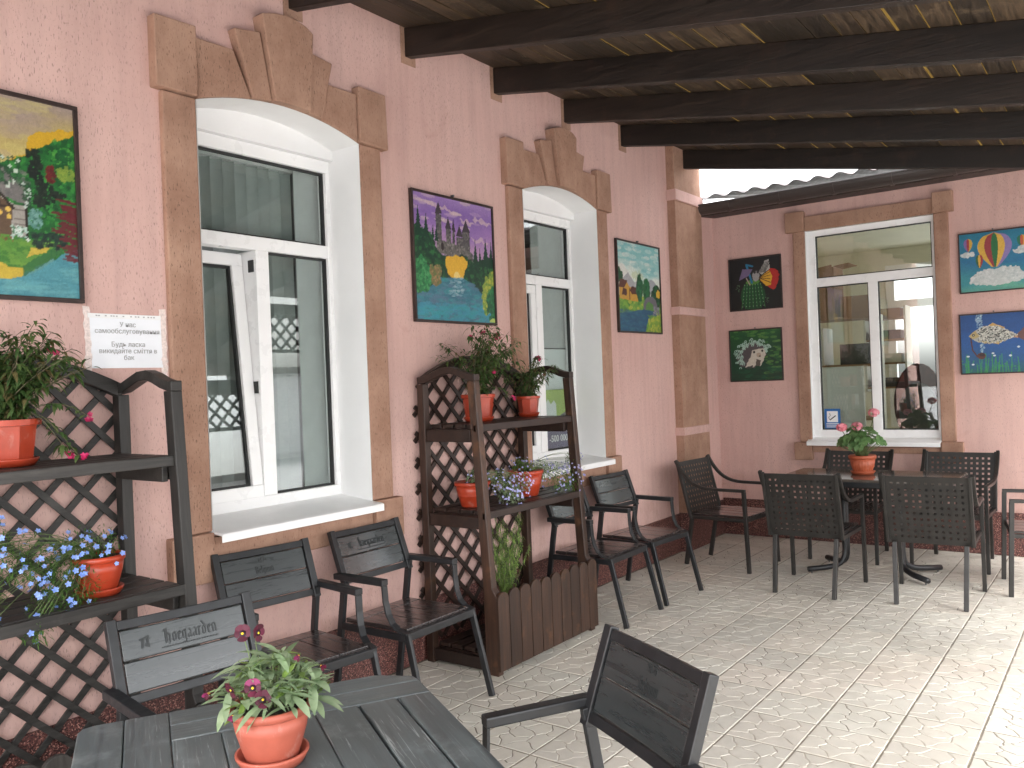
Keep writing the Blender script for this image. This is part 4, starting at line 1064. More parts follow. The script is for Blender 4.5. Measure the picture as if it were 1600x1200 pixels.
# ------------------------------------------------------------------ plant racks
RACK_W = 0.985
def rack(yc, mat, matz, label):
    e = empty('plant_rack', (WX, yc, 0), 0, label, 'plant rack', 'lattice plant racks along the pink wall')
    hw = RACK_W/2; Y0, Y1 = -hw, hw
    for s in (-1, 1):
        y = s*(hw-0.0225)
        mb = MB(); mb.box((0.034,y-0.0225,0),(0.084,y+0.0225,1.565)); mb.build('rear_post', M[matz], e, bevel=0.004)
        mb = MB(); mb.prism([(0.462,0),(0.545,0),(0.545,0.425),(0.520,0.465),(0.455,1.572),(0.402,1.572),(0.462,0.465)], (0,y-0.0225,0),(1,0,0),(0,0,1),(0,1,0),0.045)
        mb.build('front_post', M[matz], e, bevel=0.004)
        pts = [(0.036,y,1.585),(0.10,y,1.592),(0.16,y,1.612),(0.22,y,1.632),(0.28,y,1.636),(0.33,y,1.622),(0.38,y,1.602),(0.428,y,1.590),(0.456,y,1.590)]
        mb = MB(); mb.sweep(pts, 0.045, 0.038, (0,1,0)); mb.build('side_top_rail', M[mat], e, bevel=0.003)
        yi = s*(hw-0.0225-0.0225-0.0125)
        for z, xf in ((1.312,0.415),(0.842,0.455),(0.085,0.462)):
            mb = MB(); mb.box((0.086,yi-0.0115,z-0.075),(xf,yi+0.0115,z)); mb.build('bearer', M[mat], e, bevel=0.003)
            yo = y
            mb = MB(); mb.box((0.085,yo-0.014,z-0.070),(xf-0.010,yo+0.014,z-0.004)); mb.build('side_rail', M[mat], e, bevel=0.003)
    def shelf(z, x0, x1, n, front):
        w = (x1-x0)/n
        for k in range(n):
            last = (k == n-1)
            ya, yb2 = Y0+0.047, Y1-0.047
            mb = MB(); mb.box((x0+k*w, ya, z), (x0+(k+1)*w-0.016, yb2, z+0.022))
            mb.build('shelf_slat', M[mat], e, bevel=0.003)
        mb = MB(); mb.box((x1-0.004, Y0+(0.0 if front else 0.047), z-0.018),(x1+0.016, Y1, z+0.022)); mb.build('shelf_edge', M[mat], e, bevel=0.003)
    shelf(1.314, 0.090, 0.440, 4, True); shelf(0.844, 0.090, 0.478, 4, True); shelf(0.087, 0.090, 0.455, 4, False)
    arch = lambda y: 1.555+0.135*(1-(y/hw)**2)
    n = 16; pts = [(0.058, Y0+0.02+(RACK_W-0.04)*k/n, arch(Y0+0.02+(RACK_W-0.04)*k/n)+0.012) for k in range(n+1)]
    mb = MB(); mb.sweep(pts, 0.040, 0.052, (1,0,0)); mb.build('arched_rail', M[mat], e, bevel=0.003)
    slat_lattice(e, lambda y, z: 0.10 <= z <= arch(y) and Y0-0.012 <= y <= Y1+0.012, 0.10, 1.70, Y0-0.012, Y1+0.012, 0.014, 0.147, 0.026, 0.009, mat)
    # low picket front
    npk = 10; pw = (RACK_W+0.02)/npk
    for k in range(npk):
        y = Y0-0.01+pw*(k+0.5); w = pw-0.006
        top = 0.405+random.Random(k+int(yc*10)).uniform(-0.006,0.006)
        poly = [(y-w/2,0.028),(y+w/2,0.028),(y+w/2,top)]+[(y+w/2*math.cos(a_), top+w/2*0.9*math.sin(a_)) for a_ in [PI*q/8 for q in range(1,8)]]+[(y-w/2,top)]
        mb = MB(); mb.prism(poly, (0.548,0,0),(0,1,0),(0,0,1),(1,0,0),0.018); mb.build('picket', M[matz], e, bevel=0.002)
    for z in (0.10, 0.34):
        mb = MB(); mb.box((0.532,Y0+0.046,z),(0.547,Y1-0.046,z+0.05)); mb.build('picket_rail', M[mat], e)
    return e
rack(1.272, 'rack_grey', 'rack_grey_z', 'weathered black lattice plant rack at the left picture edge')
rack(3.968, 'rack_brown', 'rack_brown_z', 'dark brown lattice plant rack with picket front between the windows')

# ------------------------------------------------------------------ plants
def frame_from(d, upish=(0,0,1)):
    d = Vector(d).normalized(); u = Vector(upish)
    s = d.cross(u)
    if s.length < 1e-3: s = d.orthogonal()
    s.normalize(); n = s.cross(d); return d, s, n
def add_leaf(mb, base, d, L, w, droop=0.3, fold=0.25, mi=0, shape=(0.0,0.75,1.0,0.7,0.0), up=(0,0,1)):
    d, s, n = frame_from(d, up); P = []; F = []; base = Vector(base); k = len(shape)-1
    for i, q in enumerate(shape):
        t = i/k; c = base + d*(L*t) + Vector((0,0,-1))*(droop*L*t*t)
        if q == 0.0: P.append([c])
        else: P.append([c - s*(w*q/2) + n*(fold*w*q/2), c, c + s*(w*q/2) + n*(fold*w*q/2)])
    idx = []; flatp = []
    for r in P: idx.append(list(range(len(flatp), len(flatp)+len(r)))); flatp += r
    for a, b in zip(idx[:-1], idx[1:]):
        if len(a) == 1: F += [(a[0],b[1],b[0]),(a[0],b[2],b[1])]
        elif len(b) == 1: F += [(a[0],a[1],b[0]),(a[1],a[2],b[0])]
        else: F += [(a[0],a[1],b[1],b[0]),(a[1],a[2],b[2],b[1])]
    mb.add(flatp, F, mi)
def add_flower(mb, c, nrm, r, npet=5, mi=0, cup=0.15):
    nrm, s, n = frame_from(nrm); c = Vector(c)
    for k in range(npet):
        a = 2*PI*k/npet+0.3; d = s*math.cos(a)+n*math.sin(a); q = s*-math.sin(a)+n*math.cos(a)
        P = [c, c+d*r*0.55-q*r*0.36+nrm*cup*r, c+d*r+nrm*cup*r*1.2, c+d*r*0.55+q*r*0.36+nrm*cup*r]
        mb.add(P, [(0,1,2,3)], mi)
def pot(e, kind, r, h, mat, saucer=True, z=0.0):
    zs = 0.0
    if saucer:
        mb = MB(); rs = r*0.93
        mb.lathe([(0.0,0.001),(rs*0.84,0.001),(rs,0.022),(rs,0.027),(rs-0.006,0.027),(rs*0.82,0.007),(0.0,0.007)], 32); mb.build('saucer', M[mat], e, smooth=True, bevel=0); zs = 0.0075
    mb = MB(); seg = 32; rad = None
    rim = [(r*0.985,0.86),(r*1.05,0.885),(r*1.06,1.0),(r*0.97,1.0),(r*0.93,0.90)]
    if kind == 'oct':
        seg = 40; rad = None
        def rad(a):
            k = (a % (PI/4)) - PI/8; return 0.985*math.cos(PI/8)/math.cos(k)*1.03
        body = [(0,0),(r*0.74,0),(r*0.76,0.03),(r*0.93,0.86)]
        mb.lathe([(q, zz*h) for q, zz in body], seg, (0,0,zs), rad=rad); b = mb.build('pot', M[mat], e, smooth=False)
        mb = MB(); mb.lathe([(r*0.90,0.855*h),(r*1.03,0.87*h),(r*1.05,h),(r*0.98,h),(r*0.94,0.92*h),(0,0.91*h)], 40, (0,0,zs)); mb.build('rim', M[mat], b, smooth=False)
    elif kind == 'bell':
        body = [(0,0),(r*0.60,0),(r*0.66,0.05),(r*0.78,0.30),(r*0.90,0.58),(r*0.96,0.84)]
        mb.lathe([(q, zz*h) for q, zz in body], seg, (0,0,zs)); b = mb.build('pot', M[mat], e, smooth=True)
        mb = MB(); mb.lathe([(r*0.955,0.838*h),(r*1.02,0.86*h),(r*1.035,0.93*h),(r*1.01,h),(r*0.95,h),(r*0.92,0.92*h),(0,0.90*h)], seg, (0,0,zs)); mb.build('rim', M[mat], b, smooth=True)
    elif kind == 'ribbed':
        rad = lambda a: 1+0.022*math.cos(24*a)
        body = [(0,0),(r*0.60,0),(r*0.66,0.04),(r*0.84,0.40),(r*0.94,0.80)]
        mb.lathe([(q, zz*h) for q, zz in body], 96, (0,0,zs), rad=rad); b = mb.build('pot', M[mat], e, smooth=True)
        mb = MB(); mb.lathe([(r*0.93,0.79*h),(r*1.04,0.82*h),(r*1.05,0.95*h),(r*1.0,h),(r*0.95,h),(0,0.92*h)], 40, (0,0,zs)); mb.build('rim', M[mat], b, smooth=True)
    else:                                                   # banded bowl pot
        body = [(0,0),(r*0.66,0),(r*0.70,0.05),(r*0.84,0.42),(r*0.87,0.44),(r*0.87,0.47),(r*0.90,0.60),(r*0.96,0.84)]
        mb.lathe([(q, zz*h) for q, zz in body], 32, (0,0,zs)); b = mb.build('pot', M[mat], e, smooth=True)
        mb = MB(); mb.lathe([(r*0.95,0.835*h),(r*1.03,0.86*h),(r*1.05,h),(r*0.98,h),(0,0.92*h)], 32, (0,0,zs)); mb.build('rim', M[mat], b, smooth=True)
    mb = MB(); mb.lathe([(0,0.925*h+0.004),(r*0.5,0.93*h+0.004),(r*0.93,0.925*h)], 24, (0,0,zs)); mb.build('soil', M['soil'], b, smooth=True)
    return zs+0.93*h
def flower_part(e, c, nrm, r, mat, npet=5, name='flower', n=1, seed=0):
    rng = random.Random(seed); mb = MB()
    for k in range(n):
        off = Vector((rng.gauss(0,1),rng.gauss(0,1),rng.gauss(0,1)))*r*0.6*(n > 1)
        nn = Vector(nrm)+Vector((rng.uniform(-.5,.5),rng.uniform(-.5,.5),rng.uniform(-.5,.5)))*(n > 1)
        add_flower(mb, Vector(c)+off, nn, r, npet, 0, 0.35)
    return mb.build(name, M[mat], e, recalc=False)

def shrub(loc, label, pot_r, pot_h, height, spread, nst, seed, lean=(0,0), leafL=0.036, leafW=0.010, dens=1.0, kind='oct', extra_f=()):
    e = empty('potted_shrub', loc, 0, label, 'potted plant')
    z0 = pot(e, kind, pot_r, pot_h, 'pot_red'); rng = random.Random(seed)
    st = MB(); lf = MB(); tips = []
    for k in range(nst):
        a = rng.uniform(0, 2*PI); rr = rng.uniform(0.05, 1.0)**0.6
        base = Vector((rng.uniform(-.4,.4)*pot_r, rng.uniform(-.4,.4)*pot_r, z0-0.01))
        hh = height*rng.uniform(0.55, 1.0)*(1.0-0.35*rr)
        tip = base + Vector((math.cos(a)*spread*rr+lean[0], math.sin(a)*spread*rr+lean[1], hh))
        ctl = base + Vector((math.cos(a)*spread*rr*0.25, math.sin(a)*spread*rr*0.25, hh*0.65))
        pts = bez(base, base+Vector((0,0,hh*0.3)), ctl, tip, 8)
        st.tube(pts, [0.0028-0.0018*i/8 for i in range(9)], 5)
        tips.append(pts[-1])
        nl = int(dens*hh/0.011)
        for q in range(nl):
            t = rng.uniform(0.12, 1.0); i = min(7, int(t*8)); p = pts[i].lerp(pts[i+1], t*8-i)
            tang = (pts[i+1]-pts[i]).normalized()
            az = rng.uniform(0, 2*PI); d = Vector((math.cos(az), math.sin(az), 0.0))*1.0 + tang*rng.uniform(0.0,0.7)
            p2 = p + d*rng.uniform(0.0, 0.022)
            add_leaf(lf, p2, d, leafL*rng.uniform(0.7,1.25), leafW*rng.uniform(0.8,1.25), rng.uniform(0.3,1.1), 0.3, rng.choice((0,0,0,1,1,2)))
    for dx, dy, dz in extra_f:
        b = Vector((dx*0.2,dy*0.2,z0)); q3 = Vector((dx,dy,z0+dz))
        pts = bez(b, b+Vector((dx*0.2,dy*0.2,max(dz,0.10)*0.7+0.03)), q3+Vector((-dx*0.2,-dy*0.2,0.05)), q3, 8); st.tube(pts, 0.0013, 5)
        for q in range(16):
            t = rng.uniform(0.35,0.97); i = min(7,int(t*8)); p2 = pts[i].lerp(pts[i+1],t*8-i); az = rng.uniform(0,2*PI)
            add_leaf(lf, p2, (math.cos(az),math.sin(az),0.1), leafL*rng.uniform(0.6,1.0), leafW*1.1, rng.uniform(0.4,1.1), 0.3, rng.choice((0,1)))
    st.build('stems', M['stem_brown'], e, smooth=True)
    tag(lf.build('foliage', [M['leaf_dark'], M['leaf_olive'], M['leaf_dry']], e, recalc=False), kind='stuff')
    for k, (dx, dy, dz) in enumerate(extra_f):
        flower_part(e, (dx,dy,z0+dz), (1,-0.4,0.4), 0.011, 'fl_magenta', 5, 'flower', 4, k+seed)
    return e
shrub((-3.055,1.245,1.3365), 'leafy shrub in orange octagonal pot on top of the left rack', 0.098, 0.150, 0.40, 0.235, 52, 5, (0.02,0.02), 0.046, 0.014, 1.9,
      extra_f=((0.07,0.13,0.24),(0.18,0.19,0.005),(0.16,0.13,-0.12),(0.17,0.16,-0.13)))
shrub((-3.085,3.800,1.3365), 'tall magenta flowered shrub in orange pot, left on the brown rack top', 0.097, 0.150, 0.50, 0.27, 42, 8, (0.0,0.03), 0.044, 0.0125, 1.5,
      extra_f=((-0.02,-0.04,0.34),(0.0,0.06,0.37),(0.03,0.17,0.36),(0.03,0.165,0.34),(0.10,0.02,0.14),(0.16,0.13,-0.02)))
shrub((-3.085,4.300,1.3365), 'shorter magenta flowered shrub in small orange pot, right on the brown rack top', 0.073, 0.122, 0.32, 0.19, 30, 13, (0.02,0.0), 0.040, 0.011, 1.6,
      extra_f=((0.02,0.10,0.24),(0.0,0.13,0.25),(0.05,0.12,0.15)))

def lobelia(loc, label, pot_r, pot_h, cascade, seed, fl_mat, n_leaf, n_fl, single_flowers, kind='bowl', saucer=True, fr=0.008, leafm='leaf_mid', tint_head=None):
    """cascade: list of (dx, dy, dz, radius) blobs of growth relative to the pot top"""
    e = empty('potted_lobelia', loc, 0, label, 'potted plant')
    z0 = pot(e, kind, pot_r, pot_h, 'pot_red', saucer); rng = random.Random(seed); lf = MB(); st = MB(); fl = MB(); fpos = []
    for k, (dx, dy, dz, rad_) in enumerate(cascade):
        c = Vector((dx, dy, z0+dz))
        base = Vector((rng.uniform(-.3,.3)*pot_r, rng.uniform(-.3,.3)*pot_r, z0))
        for q in range(int(6+30*rad_)):
            off = Vector((rng.gauss(0,1),rng.gauss(0,1),rng.gauss(0,1))); off = off.normalized()*rad_*rng.uniform(0.3,1.0)
            tip = c+off
            mid = (base+tip)/2+Vector((0,0,0.05+rad_*0.2))
            st.tube(bez(base,(base+mid)/2+Vector((0,0,0.02)),mid,tip,6), 0.0010, 4)
        for q in range(int(n_leaf*(rad_/0.07)**1.5)):
            off = Vector((rng.gauss(0,1),rng.gauss(0,1),rng.gauss(0,1))).normalized()*rad_*rng.uniform(0.0,1.0)**0.5
            p = c+off; d = off.normalized()*0.6+Vector((rng.uniform(-1,1),rng.uniform(-1,1),rng.uniform(-.6,.9)))
            add_leaf(lf, p, d, rng.uniform(0.014,0.028), rng.uniform(0.0030,0.0055), rng.uniform(0,.6), 0.2)
        for q in range(int(n_fl*(rad_/0.07)**1.5)):
            off = Vector((rng.gauss(0,1)+0.35,rng.gauss(0,1)-0.2,rng.gauss(0,1)+0.2)).normalized()*rad_*rng.uniform(0.85,1.25)
            fpos.append((c+off, off))
    st.build('stems', M['stem'], e, smooth=True)
    tag(lf.build('foliage', M[leafm], e, recalc=False), kind='stuff')
    if single_flowers:
        me_m = MB(); add_flower(me_m, (0,0,0), (0,0,1), fr, 5, 0, 0.2); me = me_m.mesh('flower', M[fl_mat], recalc=False)
        for p, o_ in fpos:
            dd = (Vector(o_).normalized()+Vector((0.9,-0.5,0.2))+Vector((rng.uniform(-.6,.6),rng.uniform(-.6,.6),rng.uniform(-.6,.6)))).normalized()
            q = dd.to_track_quat('Z','Y'); link('flower', me, e, loc=p, rot=q.to_euler(), scale=rng.uniform(0.8,1.25))
    else:
        for p, o_ in fpos: add_flower(fl, p, Vector(o_).normalized()+Vector((0.9,-0.5,0.2)), fr*rng.uniform(0.8,1.2), 5, 0, 0.2)
        tag(fl.build('flowers', M[fl_mat], e, recalc=False), kind='stuff')
    return e
lobelia((-2.945,1.478,0.8665), 'bright blue trailing lobelia in orange pot on the left rack shelf', 0.086, 0.132,
        [(0.0,0.0,0.03,0.08),(-0.01,-0.07,0.02,0.09),(0.03,-0.15,0.00,0.085),(0.03,-0.24,0.04,0.09),(0.03,-0.34,0.05,0.09),(0.06,-0.10,-0.09,0.075),(0.06,-0.20,-0.11,0.07),(0.06,-0.41,-0.07,0.08),(0.04,-0.36,0.13,0.06),(0.10,-0.26,-0.17,0.05)], 21, 'fl_blue', 300, 13, True, 'bell', True, 0.0100)
lobelia((-3.03,3.650,0.8665), 'pale lilac lobelia in banded orange pot behind the rack front post', 0.098, 0.140,
        [(0.02,0.02,0.03,0.06),(0.10,0.17,-0.02,0.085),(0.14,0.24,-0.05,0.08),(0.13,0.30,-0.02,0.06),(0.14,0.17,-0.09,0.07)], 31, 'fl_lilac', 260, 34, False, 'bowl', False, 0.0075, 'leaf_pale')
lobelia((-3.00,4.125,0.8665), 'sparse lilac lobelia in banded orange pot at right of the rack shelf', 0.105, 0.155,
        [(0.0,-0.01,0.04,0.05),(-0.02,-0.06,0.05,0.04),(0.06,0.10,0.00,0.075),(0.10,0.20,-0.05,0.09),(0.12,0.27,-0.09,0.09),(0.14,0.32,-0.04,0.07),(0.13,0.33,0.06,0.05)], 37, 'fl_lilac', 250, 26, False, 'bowl', False, 0.0075, 'leaf_mid')
# feathery pale plant in the rack's lower planter
def feathery(loc, label):
    e = empty('feathery_plant', loc, 0, label, 'potted plant')
    z0 = pot(e, 'bell', 0.085, 0.13, 'pot_red', False); rng = random.Random(77); lf = MB(); st = MB()
    for k in range(46):
        a = rng.uniform(0,2*PI); r = rng.uniform(0,0.055); base = Vector((0.02*math.cos(a),0.02*math.sin(a),z0-0.01))
        hh = rng.uniform(0.40,0.60); tip = base+Vector((math.cos(a)*r*1.7+0.01, math.sin(a)*r*1.7, hh))
        p = bez(base, base+Vector((0,0,hh*.4)), tip+Vector((0,0,-hh*.25)), tip+Vector((0.03*math.cos(a),0.03*math.sin(a),-0.02)), 8)
        st.tube(p, 0.0013, 4)
        for q in range(58):
            t = rng.uniform(0.12,1.0); i = min(7,int(t*8)); c = p[i].lerp(p[i+1],t*8-i)
            d = Vector((rng.uniform(-1,1),rng.uniform(-1,1),rng.uniform(-.7,.5)))
            add_leaf(lf, c, d, rng.uniform(0.012,0.026), 0.004, rng.uniform(.3,1.0), 0.2)
    st.build('stems', M['stem'], e, smooth=True); tag(lf.build('foliage', M['leaf_lime'], e, recalc=False), kind='stuff')
feathery((-2.93,3.80,0.1095), 'tall feathery pale green plant standing behind the picket front')

# pansies on the near table
def pansy(loc):
    e = empty('potted_pansy', loc, 0, 'wine red pansies in pink terracotta pot on the near planked table', 'potted plant')
    z0 = pot(e, 'bell', 0.084, 0.122, 'pot_pink', True); rng = random.Random(12)
    leafs = []
    for L, w, dr in ((0.054,0.016,0.35),(0.042,0.011,0.15),(0.050,0.019,0.7),(0.060,0.013,0.5)):
        mb = MB(); add_leaf(mb, (0,0,0), (1,0,0), L, w, dr, 0.22, 0, (0.12,0.5,0.85,1.0,0.9,0.6,0.0)); leafs.append(mb.mesh('leaf', M['leaf_lime'] if len(leafs) in (1,) else M['leaf_pale'], smooth=True, recalc=False))
    st = MB()
    heads = []
    for k in range(22):
        a = 2*PI*k/22*2.4+rng.uniform(-.3,.3); r = 0.096*math.sqrt((k+0.6)/22)
        h = 0.115*(1-(r/0.125)**2)+rng.uniform(-0.012,0.012)
        c = Vector((r*math.cos(a), r*math.sin(a), z0+h)); heads.append(c)
        base = Vector((c.x*0.3, c.y*0.3, z0-0.005)); st.tube(bez(base, base+Vector((0,0,0.03)), c-Vector((0,0,0.03)), c, 6), 0.0021, 5)
        for q in range(13):
            b = 2*PI*q/13+rng.uniform(-.3,.3); el = rng.uniform(-0.25,0.9)
            d = Vector((math.cos(b)*math.cos(el)+c.x*3, math.sin(b)*math.cos(el)+c.y*3, math.sin(el))).normalized()
            p = c-Vector((0,0,rng.uniform(0,0.045)))
            X = d; Z = (Vector((0,0,1))-X*X.z); Z.normalize(); Y = Z.cross(X)
            rot = Matrix((X,Y,Z)).transposed().to_euler()
            link('leaf', leafs[rng.randrange(4)], e, loc=p, rot=rot, scale=rng.choice((0.55,0.7,0.9,1.0,1.15,1.3)))
    mbp = MB()
    petal_w = []
    def petal_mesh(mat, r, w):
        mb = MB(); n = 9; P = [(0,0,0)]
        for i in range(n): 
            a = -1.0+2.0*i/(n-1); P.append((r*(0.55+0.45*math.cos(a*1.35)), w*math.sin(a*1.5)*0.9, 0.12*r*math.cos(a*1.5)))
        mb.add(P, [(0,i,i+1) for i in range(1,n)]); return mb.mesh('petal', M[mat], smooth=True, recalc=False)
    ptop, pside, plow = petal_mesh('fl_mauve',0.020,0.0118), petal_mesh('fl_wine',0.0175,0.0098), petal_mesh('fl_wine',0.0185,0.0125)
    ptop2 = petal_mesh('fl_wine',0.020,0.0118)
    eye = MB(); eye.lathe([(0,0.0042),(0.0026,0.0036),(0.003,0.001)],10,mi=0); eye.lathe([(0.0,0.0030),(0.0066,0.0026),(0.0072,0.0016)],12,mi=1); eye_me = eye.mesh('flower', [M['fl_yellow'], M['fl_dark']], smooth=True)
    def flower(p, nrm, up2, full=True, closed=False, mauve=True):
        N = Vector(nrm).normalized(); U = (Vector((0,0,1))-N*N.z).normalized(); Rr = U.cross(N)
        rot = Matrix((Rr,U,N)).transposed().to_euler()
        f = link('flower', eye_me, e, loc=p, rot=rot)
        for a, me in ((R(60), ptop if mauve else ptop2),(R(120), ptop if mauve else ptop2),(R(-2),pside),(R(182),pside),(R(-90),plow)):
            o = link('petal', me, f, loc=(0,0,0.0006*(1 if me is plow else -1 if me in (ptop,ptop2) else 0)), rot=(0,(R(-70) if closed else R(-6)),0))
            o.rotation_euler = (Matrix.Rotation(a,3,'Z') @ Matrix.Rotation(R(-62) if closed else R(-8),3,'Y')).to_euler()
            if closed: o.scale = (0.9,0.5,0.9)
        b = Vector((p[0]*0.5,p[1]*0.5,z0+0.02))
        st.tube(bez(b, b+Vector((0,0,0.05)), Vector(p)-N*0.02-Vector((0,0,0.01)), Vector(p)-N*0.002, 6), 0.0012, 5)
    cam_d = (Vector((0,0,1.55))-Vector(loc)).normalized()
    lat = Vector((CR.x,CR.y,0)).normalized()
    tw = Vector((-CD.x,-CD.y,0)).normalized()
    def at(a, b, h): v = lat*a+tw*b; return (v.x,v.y,z0+h)
    flower(at(-0.048,0.02,0.165), cam_d+lat*-0.1, 1, mauve=False)
    flower(at(-0.022,0.0,0.160), lat*0.8+tw*0.4, 1, mauve=False)
    flower(at(-0.010,0.085,0.070), cam_d, 1)
    flower(at(0.014,0.098,0.050), cam_d+lat*0.15, 1, mauve=False)
    flower(at(-0.062,0.06,0.060), lat*-0.5+tw*0.6+Vector((0,0,-.3)), 1, mauve=False)
    flower(at(0.075,0.03,0.120), lat*-0.4+tw*0.4+Vector((0,0,-.7)), 1, closed=True)
    flower(at(-0.112,0.05,0.052), lat*-0.6+tw*0.3+Vector((0,0,-.5)), 1, closed=True)
    flower(at(-0.050,0.09,0.020), lat*-0.2+tw*0.5+Vector((0,0,-.7)), 1, closed=True)
    flower(at(0.110,0.0,0.085), lat*0.6+tw*0.2+Vector((0,0,-.4)), 1, closed=True, mauve=False)
    st.build('stems', M['stem'], e, smooth=True)
pansy((-1.528, 1.128, 0.7505))

def geranium(loc):
    e = empty('potted_geranium', loc, 0, 'pink geranium in ribbed terracotta pot on the far table', 'potted plant')
    z0 = pot(e, 'ribbed', 0.096, 0.140, 'pot_brown', True); rng = random.Random(6)
    def round_leaf(r):
        mb = MB(); n = 18; P = [(0,0,0)]
        for i in range(n+1):
            a = 0.35+(2*PI-0.7)*i/n; q = r*(1+0.07*math.cos(7*a)); P.append((q*math.cos(a)*-1, q*math.sin(a), 0.22*r*(1-math.cos(2*a))*0.5+0.10*r*math.sin(5*a)))
        mb.add(P, [(0,i,i+1) for i in range(1,n+1)]); return mb.mesh('leaf', M['leaf_ger'], smooth=True, recalc=False)
    lm = [round_leaf(0.032), round_leaf(0.026), round_leaf(0.037)]; st = MB()
    for k in range(78):
        a = rng.uniform(0,2*PI); r = rng.uniform(0.03,0.17); h = 0.04+0.19*(1-(r/0.20)**2)*rng.uniform(0.45,1.0)
        p = Vector((r*math.cos(a), r*math.sin(a), z0+h))
        nrm = Vector((p.x*4, p.y*4, 0.55))+Vector((0.1,-0.6,0))*rng.uniform(0,1); nrm.normalize()
        link('leaf', lm[rng.randrange(3)], e, loc=p, rot=nrm.to_track_quat('Z','X').to_euler(), scale=rng.uniform(0.8,1.15))
        b = Vector((p.x*0.25,p.y*0.25,z0)); st.tube(bez(b,b+Vector((0,0,h*.5)),p-Vector((0,0,0.03)),p,5), 0.0022, 5)
    for k, (dx, dy, h) in enumerate(((0.10,-0.02,0.335),(-0.13,-0.05,0.225),(-0.01,-0.08,0.235))):
        c = Vector((dx,dy,z0+h)); mb = MB()
        for q in range(60):
            n = Vector((rng.gauss(0,1),rng.gauss(0,1),rng.gauss(0,1)+0.3)).normalized(); add_flower(mb, c+Vector((n.x*0.036,n.y*0.036,n.z*0.027)), n, 0.014, 5, 0, 0.25)
        mb.build('flower_head', M['fl_pink'], e, recalc=False)
        b = Vector((dx*0.3,dy*0.3,z0)); st.tube(bez(b,b+Vector((0,0,h*.5)),c-Vector((0,0,0.08)),c,6), 0.0028, 5)
    st.build('stems', M['stem'], e, smooth=True)
geranium((-1.715, 6.76, 0.7485))

